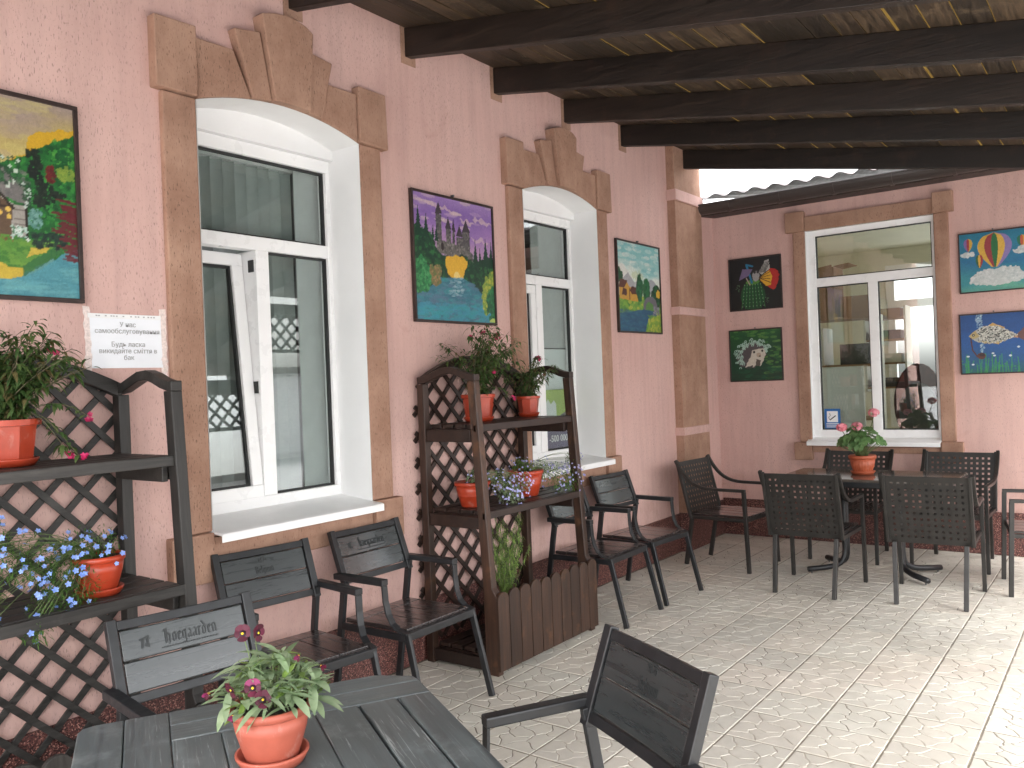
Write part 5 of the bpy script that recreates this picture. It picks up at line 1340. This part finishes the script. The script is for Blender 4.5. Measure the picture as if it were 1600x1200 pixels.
# ------------------------------------------------------------------ paintings
N_C = 150
def lin(c): return np.array(srgb(*c)[:3])
def vnoise(n, f, seed, fy=None):
    rng = np.random.default_rng(seed); fy = fy or f
    gx = rng.random((int(fy)+2, int(f)+2)); u = np.linspace(0, f, n, endpoint=False); v = np.linspace(0, fy, n, endpoint=False)
    iu = u.astype(int); iv = v.astype(int); fu = u-iu; fv = v-iv; fu = fu*fu*(3-2*fu); fv = fv*fv*(3-2*fv)
    a = gx[np.ix_(iv,iu)]; b = gx[np.ix_(iv,iu+1)]; c = gx[np.ix_(iv+1,iu)]; d = gx[np.ix_(iv+1,iu+1)]
    return (a*(1-fu)+b*fu)*(1-fv)[:,None]+(c*(1-fu)+d*fu)*fv[:,None]
class Paint:
    """tiny painter on an N x N colour grid; u to the right, v up, both 0..1"""
    def __init__(s, seed=0):
        s.n = N_C+1; s.u, s.v = np.meshgrid(np.linspace(0,1,s.n), np.linspace(0,1,s.n)); s.a = np.zeros((s.n,s.n,3)); s.rng = np.random.default_rng(seed); s.seed = seed
        s.w1 = (vnoise(s.n,26,seed+1)-.5); s.w2 = (vnoise(s.n,26,seed+2)-.5)
    def put(s, mask, c, al=1.0):
        c = lin(c) if not isinstance(c, np.ndarray) else c
        m_ = (mask*al)[...,None] if mask.dtype != bool else (mask.astype(float)*al)[...,None]
        s.a = s.a*(1-m_)+c*m_
    def grad(s, stops, jit=0.0, fx=3, fy=12):
        t = s.v + jit*(vnoise(s.n,fx,s.seed+7,fy)-.5); out = np.zeros_like(s.a)
        ps = [p for p,_ in stops]; cs = np.array([lin(c) for _,c in stops])
        for k in range(3): out[...,k] = np.interp(t, ps, cs[:,k])
        s.a = out
    def poly(s, pts, c, rough=0.0, al=1.0):
        u = s.u+rough*s.w1; v = s.v+rough*s.w2; m_ = np.zeros(u.shape, bool); n = len(pts)
        for i in range(n):
            (x1,y1),(x2,y2) = pts[i],pts[(i+1)%n]
            if y1 == y2: continue
            cnd = ((y1 > v) != (y2 > v)) & (u < (x2-x1)*(v-y1)/(y2-y1)+x1); m_ ^= cnd
        s.put(m_, c, al); return m_
    def ell(s, cx, cy, rx, ry, c, rough=0.0, al=1.0, ang=0.0):
        u = s.u+rough*s.w1-cx; v = s.v+rough*s.w2-cy; ca, sa = math.cos(ang), math.sin(ang)
        m_ = ((u*ca+v*sa)/rx)**2+((-u*sa+v*ca)/ry)**2 < 1; s.put(m_, c, al); return m_
    def dabs(s, mask, cols, n, r, al=0.9, asp=1.0):
        ys, xs = np.nonzero(mask)
        if len(ys) == 0: return
        for k in range(n):
            i = s.rng.integers(len(ys)); cx, cy = xs[i]/(s.n-1), ys[i]/(s.n-1); rr = r*s.rng.uniform(.6,1.3)
            x0, x1 = max(0,int((cx-rr*1.6*max(1,asp))*s.n)), min(s.n,int((cx+rr*1.6*max(1,asp))*s.n)+2); y0, y1 = max(0,int((cy-rr*1.6)*s.n)), min(s.n,int((cy+rr*1.6)*s.n)+2)
            U, Vv = s.u[y0:y1,x0:x1], s.v[y0:y1,x0:x1]; m_ = (((U-cx)/(rr*asp))**2+((Vv-cy)/rr)**2 < 1)
            c = lin(cols[s.rng.integers(len(cols))]); s.a[y0:y1,x0:x1] = np.where(m_[...,None], s.a[y0:y1,x0:x1]*(1-al)+c*al, s.a[y0:y1,x0:x1])
    def line(s, p, q, w, c, al=1.0):
        px_, py_ = q[0]-p[0], q[1]-p[1]; L = px_*px_+py_*py_ or 1e-9
        t = np.clip(((s.u-p[0])*px_+(s.v-p[1])*py_)/L, 0, 1); d = np.hypot(s.u-p[0]-t*px_, s.v-p[1]-t*py_); s.put(d < w, c, al)
    def fir(s, x, y0, h, w, c):
        for k in range(6):
            t = k/6; s.poly([(x-w*(1-t)*0.5,y0+h*t),(x+w*(1-t)*0.5,y0+h*t),(x,y0+h*(t+0.30))], c, 0.006)
def canvas(name, paint, w, h, parent, facing):
    n = N_C+1; me = bpy.data.meshes.new(name); us = np.linspace(-w/2,w/2,n); zs = np.linspace(0,h,n)
    vs_ = []
    for z in zs:
        for u in us: vs_.append((0.0,u,z) if facing == 'x' else (u,0.0,z))
    fs = []
    for j in range(N_C):
        for i in range(N_C): fs.append((j*n+i,j*n+i+1,(j+1)*n+i+1,(j+1)*n+i))
    me.from_pydata(vs_, [], fs); at = me.color_attributes.new('Col','FLOAT_COLOR','POINT')
    col = np.ones((n*n,4), np.float32); col[:,:3] = np.clip(paint.a.reshape(-1,3),0,1); at.data.foreach_set('color', col.ravel())
    me.materials.append(M['canvas']); me.update()
    return link('canvas', me, parent)
def picture(loc, w, h, paint, label, facing, fw=0.013, dep=0.022, nail=True, fm='frame_wood'):
    e = empty('framed_painting', loc, 0, label, 'painting')
    c = canvas('canvas', paint, w-2*fw+0.004, h-2*fw+0.004, e, facing)
    c.location = (dep*0.6,0,fw-0.002) if facing == 'x' else (0,-dep*0.6,fw-0.002)
    def bar(u0,u1,z0,z1):
        mb = MB(); mb.box((0.001,u0,z0),(dep,u1,z1)) if facing == 'x' else mb.box((u0,-dep,z0),(u1,-0.001,z1)); mb.build('frame_bar', M[fm], e, bevel=0.0015)
    bar(-w/2,w/2,0,fw); bar(-w/2,w/2,h-fw,h); bar(-w/2,-w/2+fw,fw+0.0003,h-fw-0.0003); bar(w/2-fw,w/2,fw+0.0003,h-fw-0.0003)
    if nail:
        mb = MB()
        if facing == 'x': mb.tube([(-0.005,0.0,h+0.012),(0.018,0.0,h+0.012)],0.007,8)
        else: mb.tube([(0.0,0.005,h+0.010),(0.0,-0.018,h+0.010)],0.006,8)
        mb.build('nail', M['nail'], e)
    return e
# cottage by a river (left edge of the photograph)
p = Paint(1); p.grad([(0,(78,152,164)),(0.3,(120,150,120)),(0.55,(206,188,120)),(0.70,(200,180,112)),(0.82,(188,168,108)),(0.92,(176,156,132)),(1,(166,148,142))],0.16,3,9)
mk = (p.v>0.66); p.dabs(mk,[(206,192,120),(170,150,140),(190,172,110)],60,0.02,0.35,4.0)
def Q(*pts): return [(0.6+0.4*t_,v_) for t_,v_ in pts]
def X_(t_): return 0.6+0.4*t_
p.poly([(0,0.60),(0.3,0.74),(0.6,0.62)]+Q((0.35,0.72),(0.42,0.80),(0.5,0.83),(0.62,0.855),(0.75,0.87),(1.05,0.895),(1.05,0.5),(0,0.4)),(214,170,48),0.02)
m_ = p.poly([(0,0.3),(0,0.62),(0.3,0.66)]+Q((0,0.64),(0.25,0.68),(0.35,0.71),(0.48,0.75),(0.60,0.785),(0.72,0.80),(0.85,0.83),(1.05,0.87),(1.05,0.2),(0,0.2)),(34,104,48),0.02)
p.dabs(m_,[(28,88,42),(48,128,54),(60,146,62),(24,72,40),(40,116,52)],900,0.011,0.8)
for cx,cy,rx,ry,cs in ((0.86,0.735,0.16,0.05,[(70,150,62),(90,164,70),(52,130,54)]),(0.86,0.72,0.10,0.06,[(18,82,42),(26,96,48)]),(0.87,0.65,0.12,0.04,[(120,150,60),(140,164,66)]),(0.68,0.64,0.055,0.045,[(112,36,36),(90,30,34)]),(0.47,0.40,0.09,0.05,[(90,140,130),(120,164,156),(60,116,100)])):
    mk = ((p.u-X_(cx))/(rx*0.4))**2+((p.v-cy)/ry)**2 < 1; p.dabs(mk,cs,90,0.008,0.85)
for cx,cy,rx,ry in ((0.47,0.73,0.09,0.03),(0.50,0.67,0.08,0.04),(0.52,0.61,0.09,0.035),(0.46,0.64,0.05,0.02),(0.58,0.56,0.12,0.03),(0.62,0.52,0.16,0.025),(0.55,0.49,0.10,0.025),(0.76,0.535,0.10,0.015)):
    mk = ((p.u-X_(cx))/(rx*0.4))**2+((p.v-cy)/ry)**2 < 1; p.dabs(mk,[(24,36,30),(34,48,36),(20,28,26)],30,0.009,0.9)
p.poly([(0,0.62)]+Q((0,0.646),(0.15,0.632),(0.38,0.50),(0.40,0.46),(0,0.50))+[(0,0.50)],(118,114,112),0.006)
mk = (p.u<X_(0.38))&(p.v>0.50)&(p.v<0.63)&(p.u>0.4); p.dabs(mk,[(136,130,126),(100,98,98)],60,0.010,0.6,2.0)
p.poly([(0,0.28)]+Q((0,0.28),(0.37,0.29),(0.37,0.46),(0.20,0.46),(0,0.50))+[(0,0.5)],(166,160,152),0.004)
for k in range(6): p.line((X_(0.21),0.31+0.025*k),(X_(0.36),0.31+0.025*k),0.003,(120,112,104))
p.poly(Q((-0.1,0.29),(0.17,0.29),(0.19,0.44),(0.02,0.50),(-0.1,0.46)),(104,82,64),0.004)
p.line((X_(0.0),0.53),(X_(0.20),0.44),0.007,(46,36,30)); p.line((X_(0.02),0.51),(X_(0.05),0.44),0.005,(60,46,38)); p.line((X_(0.365),0.29),(X_(0.365),0.45),0.006,(44,34,30)); p.line((X_(0.0),0.44),(X_(0.2),0.45),0.005,(60,46,38))
for cx,cy in ((0.14,0.43),(0.04,0.41),(0.15,0.395)): p.ell(X_(cx),cy,0.011,0.014,(226,190,92))
mk = (p.u>0.4)&(p.u<X_(0.33))&(p.v>0.54)&(p.v<0.70)&(p.v<0.80-0.35*(p.u-0.5)); p.dabs(mk,[(30,74,44),(214,226,212),(48,104,58),(28,60,40)],190,0.008,0.85)
mk = (p.u>X_(0.32))&(p.u<X_(0.42))&(p.v>0.44)&(p.v<0.58); p.dabs(mk,[(34,84,48),(200,214,204),(30,70,44)],60,0.007,0.85)
mk = p.poly([(0,0.10)]+Q((0,0.10),(0.3,0.12),(0.62,0.19),(0.80,0.25),(0.80,0.29),(0.5,0.285),(0,0.31))+[(0,0.31)],(96,146,60),0.012); p.dabs(mk,[(80,136,54),(116,160,64),(60,120,48)],200,0.012,0.7,2.2)
p.poly([(0,0.09)]+Q((0,0.085),(0.28,0.095),(0.31,0.14),(0.12,0.145),(0,0.17))+[(0,0.18)],(206,178,64),0.015); p.poly(Q((0.34,0.20),(0.60,0.235),(0.62,0.255),(0.40,0.25)),(204,180,72),0.012)
for k in range(22): t_ = 0.31+0.022*k; p.line((X_(t_),0.105+0.14*(t_-0.3)/0.5),(X_(t_),0.15+0.14*(t_-0.3)/0.5),0.005,(40,104,58),0.8)
mk = (p.u>0.4)&(p.u<X_(0.25))&(abs(p.v-0.285)<0.012); p.dabs(mk,[(150,76,62),(120,50,50)],30,0.008,0.7)
mk = (p.u>X_(0.17))&(p.u<X_(0.38))&(p.v>0.285)&(p.v<0.35); p.dabs(mk,[(222,232,224),(180,210,196),(60,120,80)],60,0.006,0.9)
mk = (p.u>X_(0.42))&(p.v>0.25)&(p.v<0.33)&(p.u<X_(0.86)); p.dabs(mk,[(26,50,42),(34,64,48),(22,40,38)],90,0.010,0.85)
p.poly([(0,-0.1),(1.1,-0.1),(1.1,0.28)]+Q((0.98,0.26),(0.80,0.235),(0.62,0.175),(0.45,0.125),(0.28,0.092),(0,0.080))+[(0,0.08)],(82,150,162),0.008)
mk = (p.v<0.075)|((p.u>X_(0.5))&(p.v<0.10))|((p.u>X_(0.75))&(p.v<0.20)); p.dabs(mk,[(96,164,174),(70,138,152),(110,174,178)],300,0.008,0.5,4.0)
for cy in np.linspace(0.20,0.50,14):
    for k in range(3): p.ell(1.0-0.05*p.rng.random(),cy+p.rng.uniform(-.012,.012),0.11*p.rng.uniform(.3,1)*(1.0 if cy > 0.3 else 0.6),0.0065,(104,30,42),0.012,0.9,-0.15)
picture((WX+0.002,1.256,1.927),0.752,0.765,p,'framed cottage by river painting at the left picture edge','x',0.016,0.024,False)
# generic castle above a lake
p = Paint(2); p.grad([(0,(44,140,150)),(0.25,(50,120,140)),(0.36,(90,130,150)),(0.60,(190,150,190)),(0.72,(166,128,190)),(0.86,(142,108,180)),(1,(168,136,196))],0.12,3,10)
mk = (p.v>0.72); p.dabs(mk,[(206,180,196),(222,200,190),(190,160,200)],26,0.014,0.5,5.0)
for cx,cy,rx in ((0.18,0.93,0.17),(0.42,0.90,0.16),(0.86,0.86,0.14),(0.66,0.83,0.10),(0.82,0.70,0.12)): p.ell(cx,cy,rx,0.016,(214,186,190),0.05,0.7,-0.08)
G1 = (98,96,96)
for x0,x1,zb,zt in ((0.27,0.34,0.60,0.86),(0.39,0.45,0.60,0.75),(0.47,0.50,0.62,0.74),(0.52,0.60,0.58,0.70),(0.60,0.69,0.58,0.75)):
    mk = p.poly([(x0,zb),(x1,zb),(x1,zt),(x0,zt)],G1); p.dabs(mk,[(130,124,120),(70,68,74)],60,0.008,0.7); p.poly([(x0-0.008,zt),(x1+0.008,zt),((x0+x1)/2,zt+0.10)],(70,62,70),0.004)
mk = p.poly([(0.27,0.55),(0.73,0.50),(0.72,0.58),(0.60,0.62),(0.27,0.66)],(112,108,104)); p.dabs(mk,[(150,146,140),(80,78,80)],140,0.008,0.7)
p.ell(0.34,0.60,0.02,0.035,(50,40,44))
m_ = p.poly([(-0.1,0.72),(0.10,0.73),(0.22,0.66),(0.30,0.54),(0.45,0.52),(0.60,0.55),(0.75,0.50),(0.88,0.56),(1.1,0.54),(1.1,0.2),(0.86,0.24),(0.66,0.34),(0.54,0.36),(0.30,0.34),(0.18,0.28),(-0.1,0.24)],(26,72,50),0.03)
p.dabs(m_,[(20,60,44),(34,90,54),(46,110,60),(18,50,40)],500,0.016,0.8)
for x,y,h,w in ((0.06,0.66,0.22,0.11),(0.15,0.66,0.17,0.09),(0.23,0.66,0.10,0.05),(0.27,0.64,0.12,0.06),(0.76,0.48,0.20,0.09),(0.82,0.48,0.14,0.07),(0.90,0.48,0.22,0.12),(0.975,0.48,0.20,0.10),(0.70,0.40,0.14,0.08)): p.fir(x,y,h,w,(18,64,46))
p.poly([(0.37,0.52),(0.40,0.535),(0.60,0.535),(0.64,0.50),(0.62,0.42),(0.58,0.36),(0.44,0.36),(0.38,0.42),(0.36,0.48)],(236,184,60),0.03); p.ell(0.51,0.385,0.05,0.03,(244,214,130),0.03)
m_ = p.poly([(0.42,0.36),(0.58,0.365),(0.70,0.31),(0.80,0.22),(1,0.12),(1,0),(0,0),(0,0.22),(0.2,0.27),(0.3,0.32)],(64,124,142),0.02)
p.dabs(m_,[(80,140,156),(50,116,136),(60,150,156),(90,120,146)],420,0.014,0.55,3.0); mk = m_&(p.v<0.14); p.dabs(mk,[(50,160,170),(60,150,176)],160,0.014,0.5,3.0); mk = m_&(abs(p.u-0.5)<0.09)&(p.v>0.2); p.dabs(mk,[(170,196,204),(130,170,184)],50,0.007,0.7,3.0)
m_ = p.ell(0.06,0.36,0.14,0.13,(40,120,70),0.06); p.dabs(m_,[(50,140,80),(80,160,100),(30,100,60)],220,0.012,0.8)
m_ = p.ell(0.25,0.36,0.07,0.085,(140,120,80),0.05); p.dabs(m_,[(170,140,96),(120,110,70),(100,120,70)],110,0.010,0.8)
m_ = p.ell(0.93,0.26,0.09,0.20,(150,170,70),0.05,1,-0.3); p.dabs(m_,[(190,190,80),(130,160,70),(90,140,60)],180,0.012,0.8)
m_ = p.ell(1.0,0.16,0.10,0.16,(40,110,70),0.06); p.dabs(m_,[(50,130,80),(30,90,60)],110,0.012,0.8); p.ell(0.98,0.03,0.05,0.02,(190,210,110),0.05)
picture((WX+0.002,3.882,1.924),0.757,0.762,p,'framed purple sky castle and lake painting between the tall windows','x',0.014,0.024,True)
# mountain village
p = Paint(3); p.grad([(0,(20,84,120)),(0.45,(230,236,220)),(0.62,(226,236,226)),(0.75,(150,206,204)),(1,(130,196,196))],0.28,3,9)
mk = (p.v>0.58); p.dabs(mk,[(240,240,230),(150,206,206),(210,232,226),(120,190,196)],90,0.022,0.5,3.5); p.ell(0.45,0.64,0.14,0.05,(196,206,150),0.05,0.5)
p.poly([(0.0,0.72),(0.12,0.76),(0.25,0.66),(0.36,0.60),(0.0,0.52)],(232,232,224),0.02)
p.poly([(0.10,0.58),(0.24,0.66),(0.46,0.50),(0.10,0.48)],(172,172,176),0.012); p.poly([(0.36,0.52),(0.46,0.62),(0.58,0.50)],(190,190,192),0.012); p.poly([(0.60,0.50),(0.76,0.62),(0.86,0.60),(1.0,0.50),(1.0,0.44),(0.6,0.44)],(170,172,178),0.014)
m_ = p.ell(0.02,0.62,0.10,0.08,(30,84,54),0.04)
m_ = p.poly([(0,0.0),(1,0),(1,0.42),(0.7,0.40),(0.4,0.42),(0,0.40)],(110,160,60),0.02); p.dabs(m_,[(130,176,64),(90,146,56),(180,186,70),(70,130,60)],240,0.02,0.8,1.6)
p.poly([(0.03,0.36),(0.45,0.34),(0.45,0.46),(0.26,0.50),(0.20,0.56),(0.03,0.48)],(206,156,64),0.008); p.poly([(0.02,0.48),(0.05,0.58),(0.22,0.57),(0.14,0.48)],(96,58,48),0.006); p.poly([(0.26,0.46),(0.32,0.51),(0.44,0.50),(0.50,0.42),(0.32,0.42)],(100,58,50),0.006); p.poly([(0.08,0.40),(0.19,0.40),(0.20,0.47),(0.11,0.48)],(90,56,50),0.004); p.line((0.26,0.36),(0.26,0.48),0.008,(120,84,40))
for cx,cy,rx,ry,c in ((0.50,0.50,0.075,0.16,(28,96,62)),(0.66,0.48,0.085,0.14,(34,108,62)),(0.90,0.42,0.12,0.14,(22,66,44))):
    mk = p.ell(cx,cy,rx,ry,c,0.03); p.dabs(mk,[c,(20,74,50),(44,124,74)],60,0.018,0.6)
p.ell(0.96,0.45,0.05,0.04,(220,176,60),0.05)
p.poly([(0,0),(0.60,0),(0.66,0.12),(0.78,0.24),(0.62,0.27),(0.30,0.22),(0.0,0.20)],(26,84,120),0.012); mk = (p.v<0.24)&(p.u<0.62); p.dabs(mk,[(30,96,130),(20,72,110),(40,110,130)],140,0.014,0.5,3.0)
p.ell(0.75,0.30,0.17,0.12,(112,108,118),0.02); p.ell(0.74,0.26,0.11,0.09,(90,140,70),0.02); p.poly([(0.52,0.20),(0.90,0.20),(0.86,0.25),(0.56,0.26)],(26,84,120),0.01)
mk = (p.u>0.80)&(p.u<0.97)&(p.v>0.20)&(p.v<0.30); p.dabs(mk,[(120,116,130),(150,148,160)],40,0.014,0.8)
p.poly([(0.62,0.0),(1,0),(1,0.20),(0.86,0.18),(0.74,0.14)],(140,172,56),0.02); mk=(p.u>0.7)&(p.v<0.16); p.dabs(mk,[(190,190,70),(100,150,56)],60,0.02,0.7)
picture((WX+0.002,6.221,1.923),0.752,0.748,p,'framed mountain village painting beside the corner pillar','x',0.013,0.024,True)
# cactus cocktail on black
p = Paint(4); p.grad([(0,(24,28,28)),(1,(28,32,34))])
m_ = p.ell(0.45,0.26,0.24,0.30,(28,80,48),0.01)
for k in range(7):
    x = 0.24+0.07*k; p.line((x+(0.45-x)*0.25,0.50),(x-(0.45-x)*0.10,0.02),0.006,(54,124,62))
    for j in range(7): p.ell(x+(0.45-x)*0.25*(j/6),0.06+0.07*j,0.008,0.008,(150,190,150))
p.ell(0.45,0.53,0.14,0.045,(96,150,60),0.01)
p.line((0.44,0.52),(0.34,0.88),0.020,(40,130,170)); p.line((0.34,0.88),(0.46,0.84),0.018,(40,130,170))
p.poly([(0.18,0.58),(0.26,0.80),(0.46,0.78),(0.38,0.66)],(128,112,150),0.006); p.line((0.33,0.62),(0.40,0.48),0.010,(190,170,160))
p.ell(0.52,0.64,0.07,0.10,(170,170,170),0.015); p.ell(0.50,0.72,0.025,0.03,(50,50,54)); p.ell(0.56,0.72,0.025,0.03,(60,60,64))
p.poly([(0.58,0.70),(0.70,0.92),(0.78,0.94),(0.80,0.76),(0.64,0.66)],(190,190,186),0.01)
for k in range(6): p.line((0.60+0.02*k,0.70),(0.66+0.03*k,0.90),0.006,(40,44,44))
p.poly([(0.60,0.60),(0.80,0.76),(0.92,0.74),(0.97,0.64),(0.94,0.50),(0.88,0.36),(0.80,0.36)],(196,48,44),0.03); p.poly([(0.58,0.60),(0.78,0.73),(0.84,0.60),(0.80,0.44),(0.72,0.42)],(232,178,52),0.02)
for k in range(4): p.line((0.58,0.60),(0.80,0.70-0.07*k),0.006,(90,60,30))
mk = (p.u>0.12)&(p.u<0.2)&(p.v>0.36)&(p.v<0.50); p.dabs(mk,[(90,120,90)],14,0.008,0.8); mk = (p.u>0.68)&(p.u<0.76)&(p.v>0.10)&(p.v<0.28); p.dabs(mk,[(90,120,90)],16,0.008,0.8)
picture((-2.885,YB-0.002,2.158),0.512,0.502,p,'small painting of a green cactus and butterfly on black','y',0.011,0.02,False)
# hedgehog on green
p = Paint(5); p.grad([(0,(20,72,48)),(0.5,(18,60,42)),(1,(34,96,50))],0.3,3,8)
mk = (p.u>0.66)|(p.v>0.85); p.dabs(mk,[(70,130,60),(100,150,70),(40,100,56)],90,0.02,0.55,2.5)
p.ell(0.42,0.50,0.30,0.24,(86,80,82),0.04,1,0.6)
for k in range(90):
    a = p.rng.uniform(0.3,3.9); r = p.rng.uniform(0.22,0.36); cx, cy = 0.46+r*1.05*math.cos(a), 0.48+r*math.sin(a)*0.95
    d = np.hypot(p.u-cx,p.v-cy); p.put((abs(d-0.020)<0.0075)&(p.v>cy-0.014), (176,210,196),0.9)
p.poly([(0.28,0.26),(0.44,0.30),(0.42,0.25),(0.52,0.32),(0.58,0.27),(0.66,0.40),(0.70,0.56),(0.64,0.63),(0.55,0.62),(0.44,0.60),(0.40,0.48)],(214,206,192),0.02)
p.poly([(0.48,0.28),(0.57,0.28),(0.60,0.40),(0.52,0.42)],(96,88,80),0.02)
p.ell(0.47,0.56,0.022,0.026,(50,44,44)); p.ell(0.63,0.58,0.020,0.024,(50,44,44)); p.ell(0.56,0.50,0.045,0.045,(188,168,150)); p.ell(0.58,0.475,0.018,0.014,(50,40,40))
mk = (p.v<0.24); p.dabs(mk,[(16,56,40),(24,90,60),(30,60,44)],60,0.03,0.6,2.5)
picture((-2.905,YB-0.002,1.480),0.515,0.497,p,'small painting of a hedgehog on dark green, below the cactus','y',0.011,0.02,True)
# hot air balloons
p = Paint(6); p.grad([(0,(110,180,150)),(0.2,(60,150,160)),(0.5,(36,116,160)),(0.8,(40,130,160)),(1,(30,120,150))],0.2,3,8)
def balloon(cx, cy, rx, ry, cols):
    n = len(cols)
    for k,c in enumerate(cols):
        a0, a1 = -1+2*k/n, -1+2*(k+1)/n; L = lambda t,v: cx+rx*t*v
        pts = []
        for q in range(13):
            v = q/12; yy = cy-ry*1.25+2.25*ry*v; wv = 0.18+0.82*math.sin(min(1,v/0.62)*PI/2) if v < 0.62 else math.sqrt(max(0,1-((v-0.62)/0.38)**2))
            pts.append((yy, wv))
        p.poly([(cx+rx*a0*w_,yy) for yy,w_ in pts]+[(cx+rx*a1*w_,yy) for yy,w_ in pts[::-1]], c)
balloon(0.52,0.72,0.25,0.26,[(226,180,70),(160,60,66),(36,110,62),(228,184,76),(150,130,186)])
balloon(0.13,0.82,0.065,0.10,[(140,110,170),(170,60,66),(226,180,70)]); balloon(0.91,0.80,0.07,0.09,[(40,120,90),(200,90,60),(226,180,70)]); balloon(0.29,0.53,0.055,0.10,[(60,110,70),(226,180,70),(170,60,66)])
for cx,cy,rx,ry in ((0.56,0.22,0.40,0.13),(0.40,0.28,0.18,0.09),(0.66,0.30,0.22,0.09),(0.30,0.20,0.15,0.09),(0.84,0.22,0.14,0.08),(0.13,0.64,0.10,0.035),(0.90,0.63,0.11,0.045)):
    mk = p.ell(cx,cy,rx,ry,(206,212,210),0.05); p.dabs(mk,[(222,226,224),(190,200,200),(214,218,216)],80,0.018,0.7)
picture((-0.905,YB-0.002,2.142),0.502,0.494,p,'painting of striped hot air balloons over clouds at right edge','y',0.010,0.02,True)
# fish with a pipe
p = Paint(7); p.grad([(0,(30,100,90)),(0.22,(30,90,140)),(0.5,(30,90,160)),(1,(24,76,140))],0.2,3,8)
mk = (p.v<0.22); p.dabs(mk,[(40,140,70),(60,160,80),(30,110,80)],60,0.01,0.7)
for k in range(26): x = p.rng.uniform(0.05,1); p.line((x,0.0),(x+p.rng.uniform(-.03,.03),p.rng.uniform(0.12,0.34)),0.007,(50,150,80),0.8)
mk = (abs(p.u-0.28-0.08*(0.9-p.v)) < 0.03+0.05*np.clip(p.v-0.6,0,1)); p.dabs(mk&(p.v>0.35),[(190,214,224),(150,190,214)],150,0.012,0.5)
p.poly([(0.80,0.60),(0.95,0.78),(1.05,0.76),(1.02,0.60),(1.05,0.50),(0.92,0.52)],(112,74,70),0.02)
p.poly([(0.40,0.78),(0.48,0.84),(0.66,0.76),(0.60,0.70)],(206,166,90),0.02); p.poly([(0.45,0.52),(0.56,0.47),(0.58,0.52)],(206,170,90),0.01); p.poly([(0.72,0.60),(0.84,0.56),(0.82,0.62)],(190,150,110),0.01)
m_ = p.poly([(0.12,0.64),(0.22,0.73),(0.36,0.80),(0.54,0.79),(0.70,0.71),(0.83,0.62),(0.74,0.57),(0.58,0.50),(0.40,0.49),(0.26,0.53),(0.17,0.58)],(176,178,170),0.01)
p.dabs(m_&(p.u>0.26),[(40,44,44),(230,228,216),(60,60,56),(214,210,196)],420,0.009,0.9); mk = m_&(p.v<0.54); p.dabs(mk,[(200,176,110)],26,0.010,0.6); p.poly([(0.12,0.64),(0.22,0.73),(0.28,0.62),(0.18,0.58)],(190,166,96),0.01,0.8); p.ell(0.19,0.65,0.022,0.022,(40,40,36)); p.ell(0.19,0.65,0.010,0.010,(220,220,200))
p.line((0.15,0.60),(0.17,0.40),0.011,(84,44,38)); p.line((0.17,0.40),(0.24,0.28),0.011,(84,44,38)); p.ell(0.30,0.29,0.065,0.055,(96,50,42),0.01); p.ell(0.31,0.31,0.04,0.03,(60,34,32))
for cx,cy in ((0.47,0.33),(0.49,0.29),(0.72,0.28),(0.84,0.42),(0.10,0.29),(0.17,0.15)): p.ell(cx,cy,0.022,0.014,(220,232,236))
picture((-0.920,YB-0.002,1.476),0.502,0.496,p,'painting of a pipe smoking fish under water at right edge','y',0.010,0.02,True)

# ------------------------------------------------------------------ paper notice taped to the wall
ntc = empty('paper_notice', (WX+0.0015, 1.8065, 1.674), 0, 'white taped paper notice with grey lettering beside the nearest window', 'notice')
mb = MB(); mb.add([(0.002,-0.150,0.0),(0.002,0.150,0.0),(0.004,0.150,0.205),(0.004,-0.150,0.205)], [(0,1,2,3)]); 
mb = MB(); nn = 12; P = []; F = []
for j in range(nn+1):
    for i in range(nn+1):
        u = -0.150+0.300*i/nn; v = 0.205*j/nn; P.append((0.002+0.0012*math.sin(9*u*7+j*0.7)*math.sin(j*0.9), u+0.004*(1-v/0.205), v))
for j in range(nn):
    for i in range(nn): F.append((j*(nn+1)+i,j*(nn+1)+i+1,(j+1)*(nn+1)+i+1,(j+1)*(nn+1)+i))
mb.add(P, F); sh_ = mb.build('sheet', M['paper'], ntc, smooth=True, recalc=False)
mb = MB(); mb.box((0.0035,-0.157,0.200),(0.0045,0.150,0.218)); st_ = mb.build('punched_strip', M['white_print'], ntc)
for u in (-0.122,-0.112,-0.085,-0.062,-0.052,-0.040,-0.012,0.02,0.040,0.052,0.075,0.095,0.108,0.120):
    mb = MB(); mb.box((0.0044,u-0.0036,0.207),(0.0049,u+0.0036,0.212)); mb.build('hole', M['ink'], st_)
rng = random.Random(2)
for s in (-1, 1):
    mb = MB(); L = []; Rr = []
    for k in range(22):
        z = -0.040+0.285*k/21; L.append((0.0008+0.0008*rng.random(), s*0.150-0.004+rng.uniform(-.003,.003) if s > 0 else -0.172+rng.uniform(-.004,.004), z)); Rr.append((0.0012+0.0008*rng.random(), 0.176+rng.uniform(-.004,.004) if s > 0 else -0.146+rng.uniform(-.003,.003), z+rng.uniform(-.004,.004)))
    mb.add(L+Rr, [(k,22+k,23+k,k+1) for k in range(21)]); mb.build('tape', M['tape'], ntc, recalc=False)
for k, line_ in enumerate(('У нас','самообслуговування','','Будь ласка','викидайте сміття в','бак')):
    if line_: text_on_left(line_, 0.0275, (0.0052,0.005,0.167-k*0.0268), sh_, M['ink'], 0.0, 0.97)

scene.render.engine = 'CYCLES'
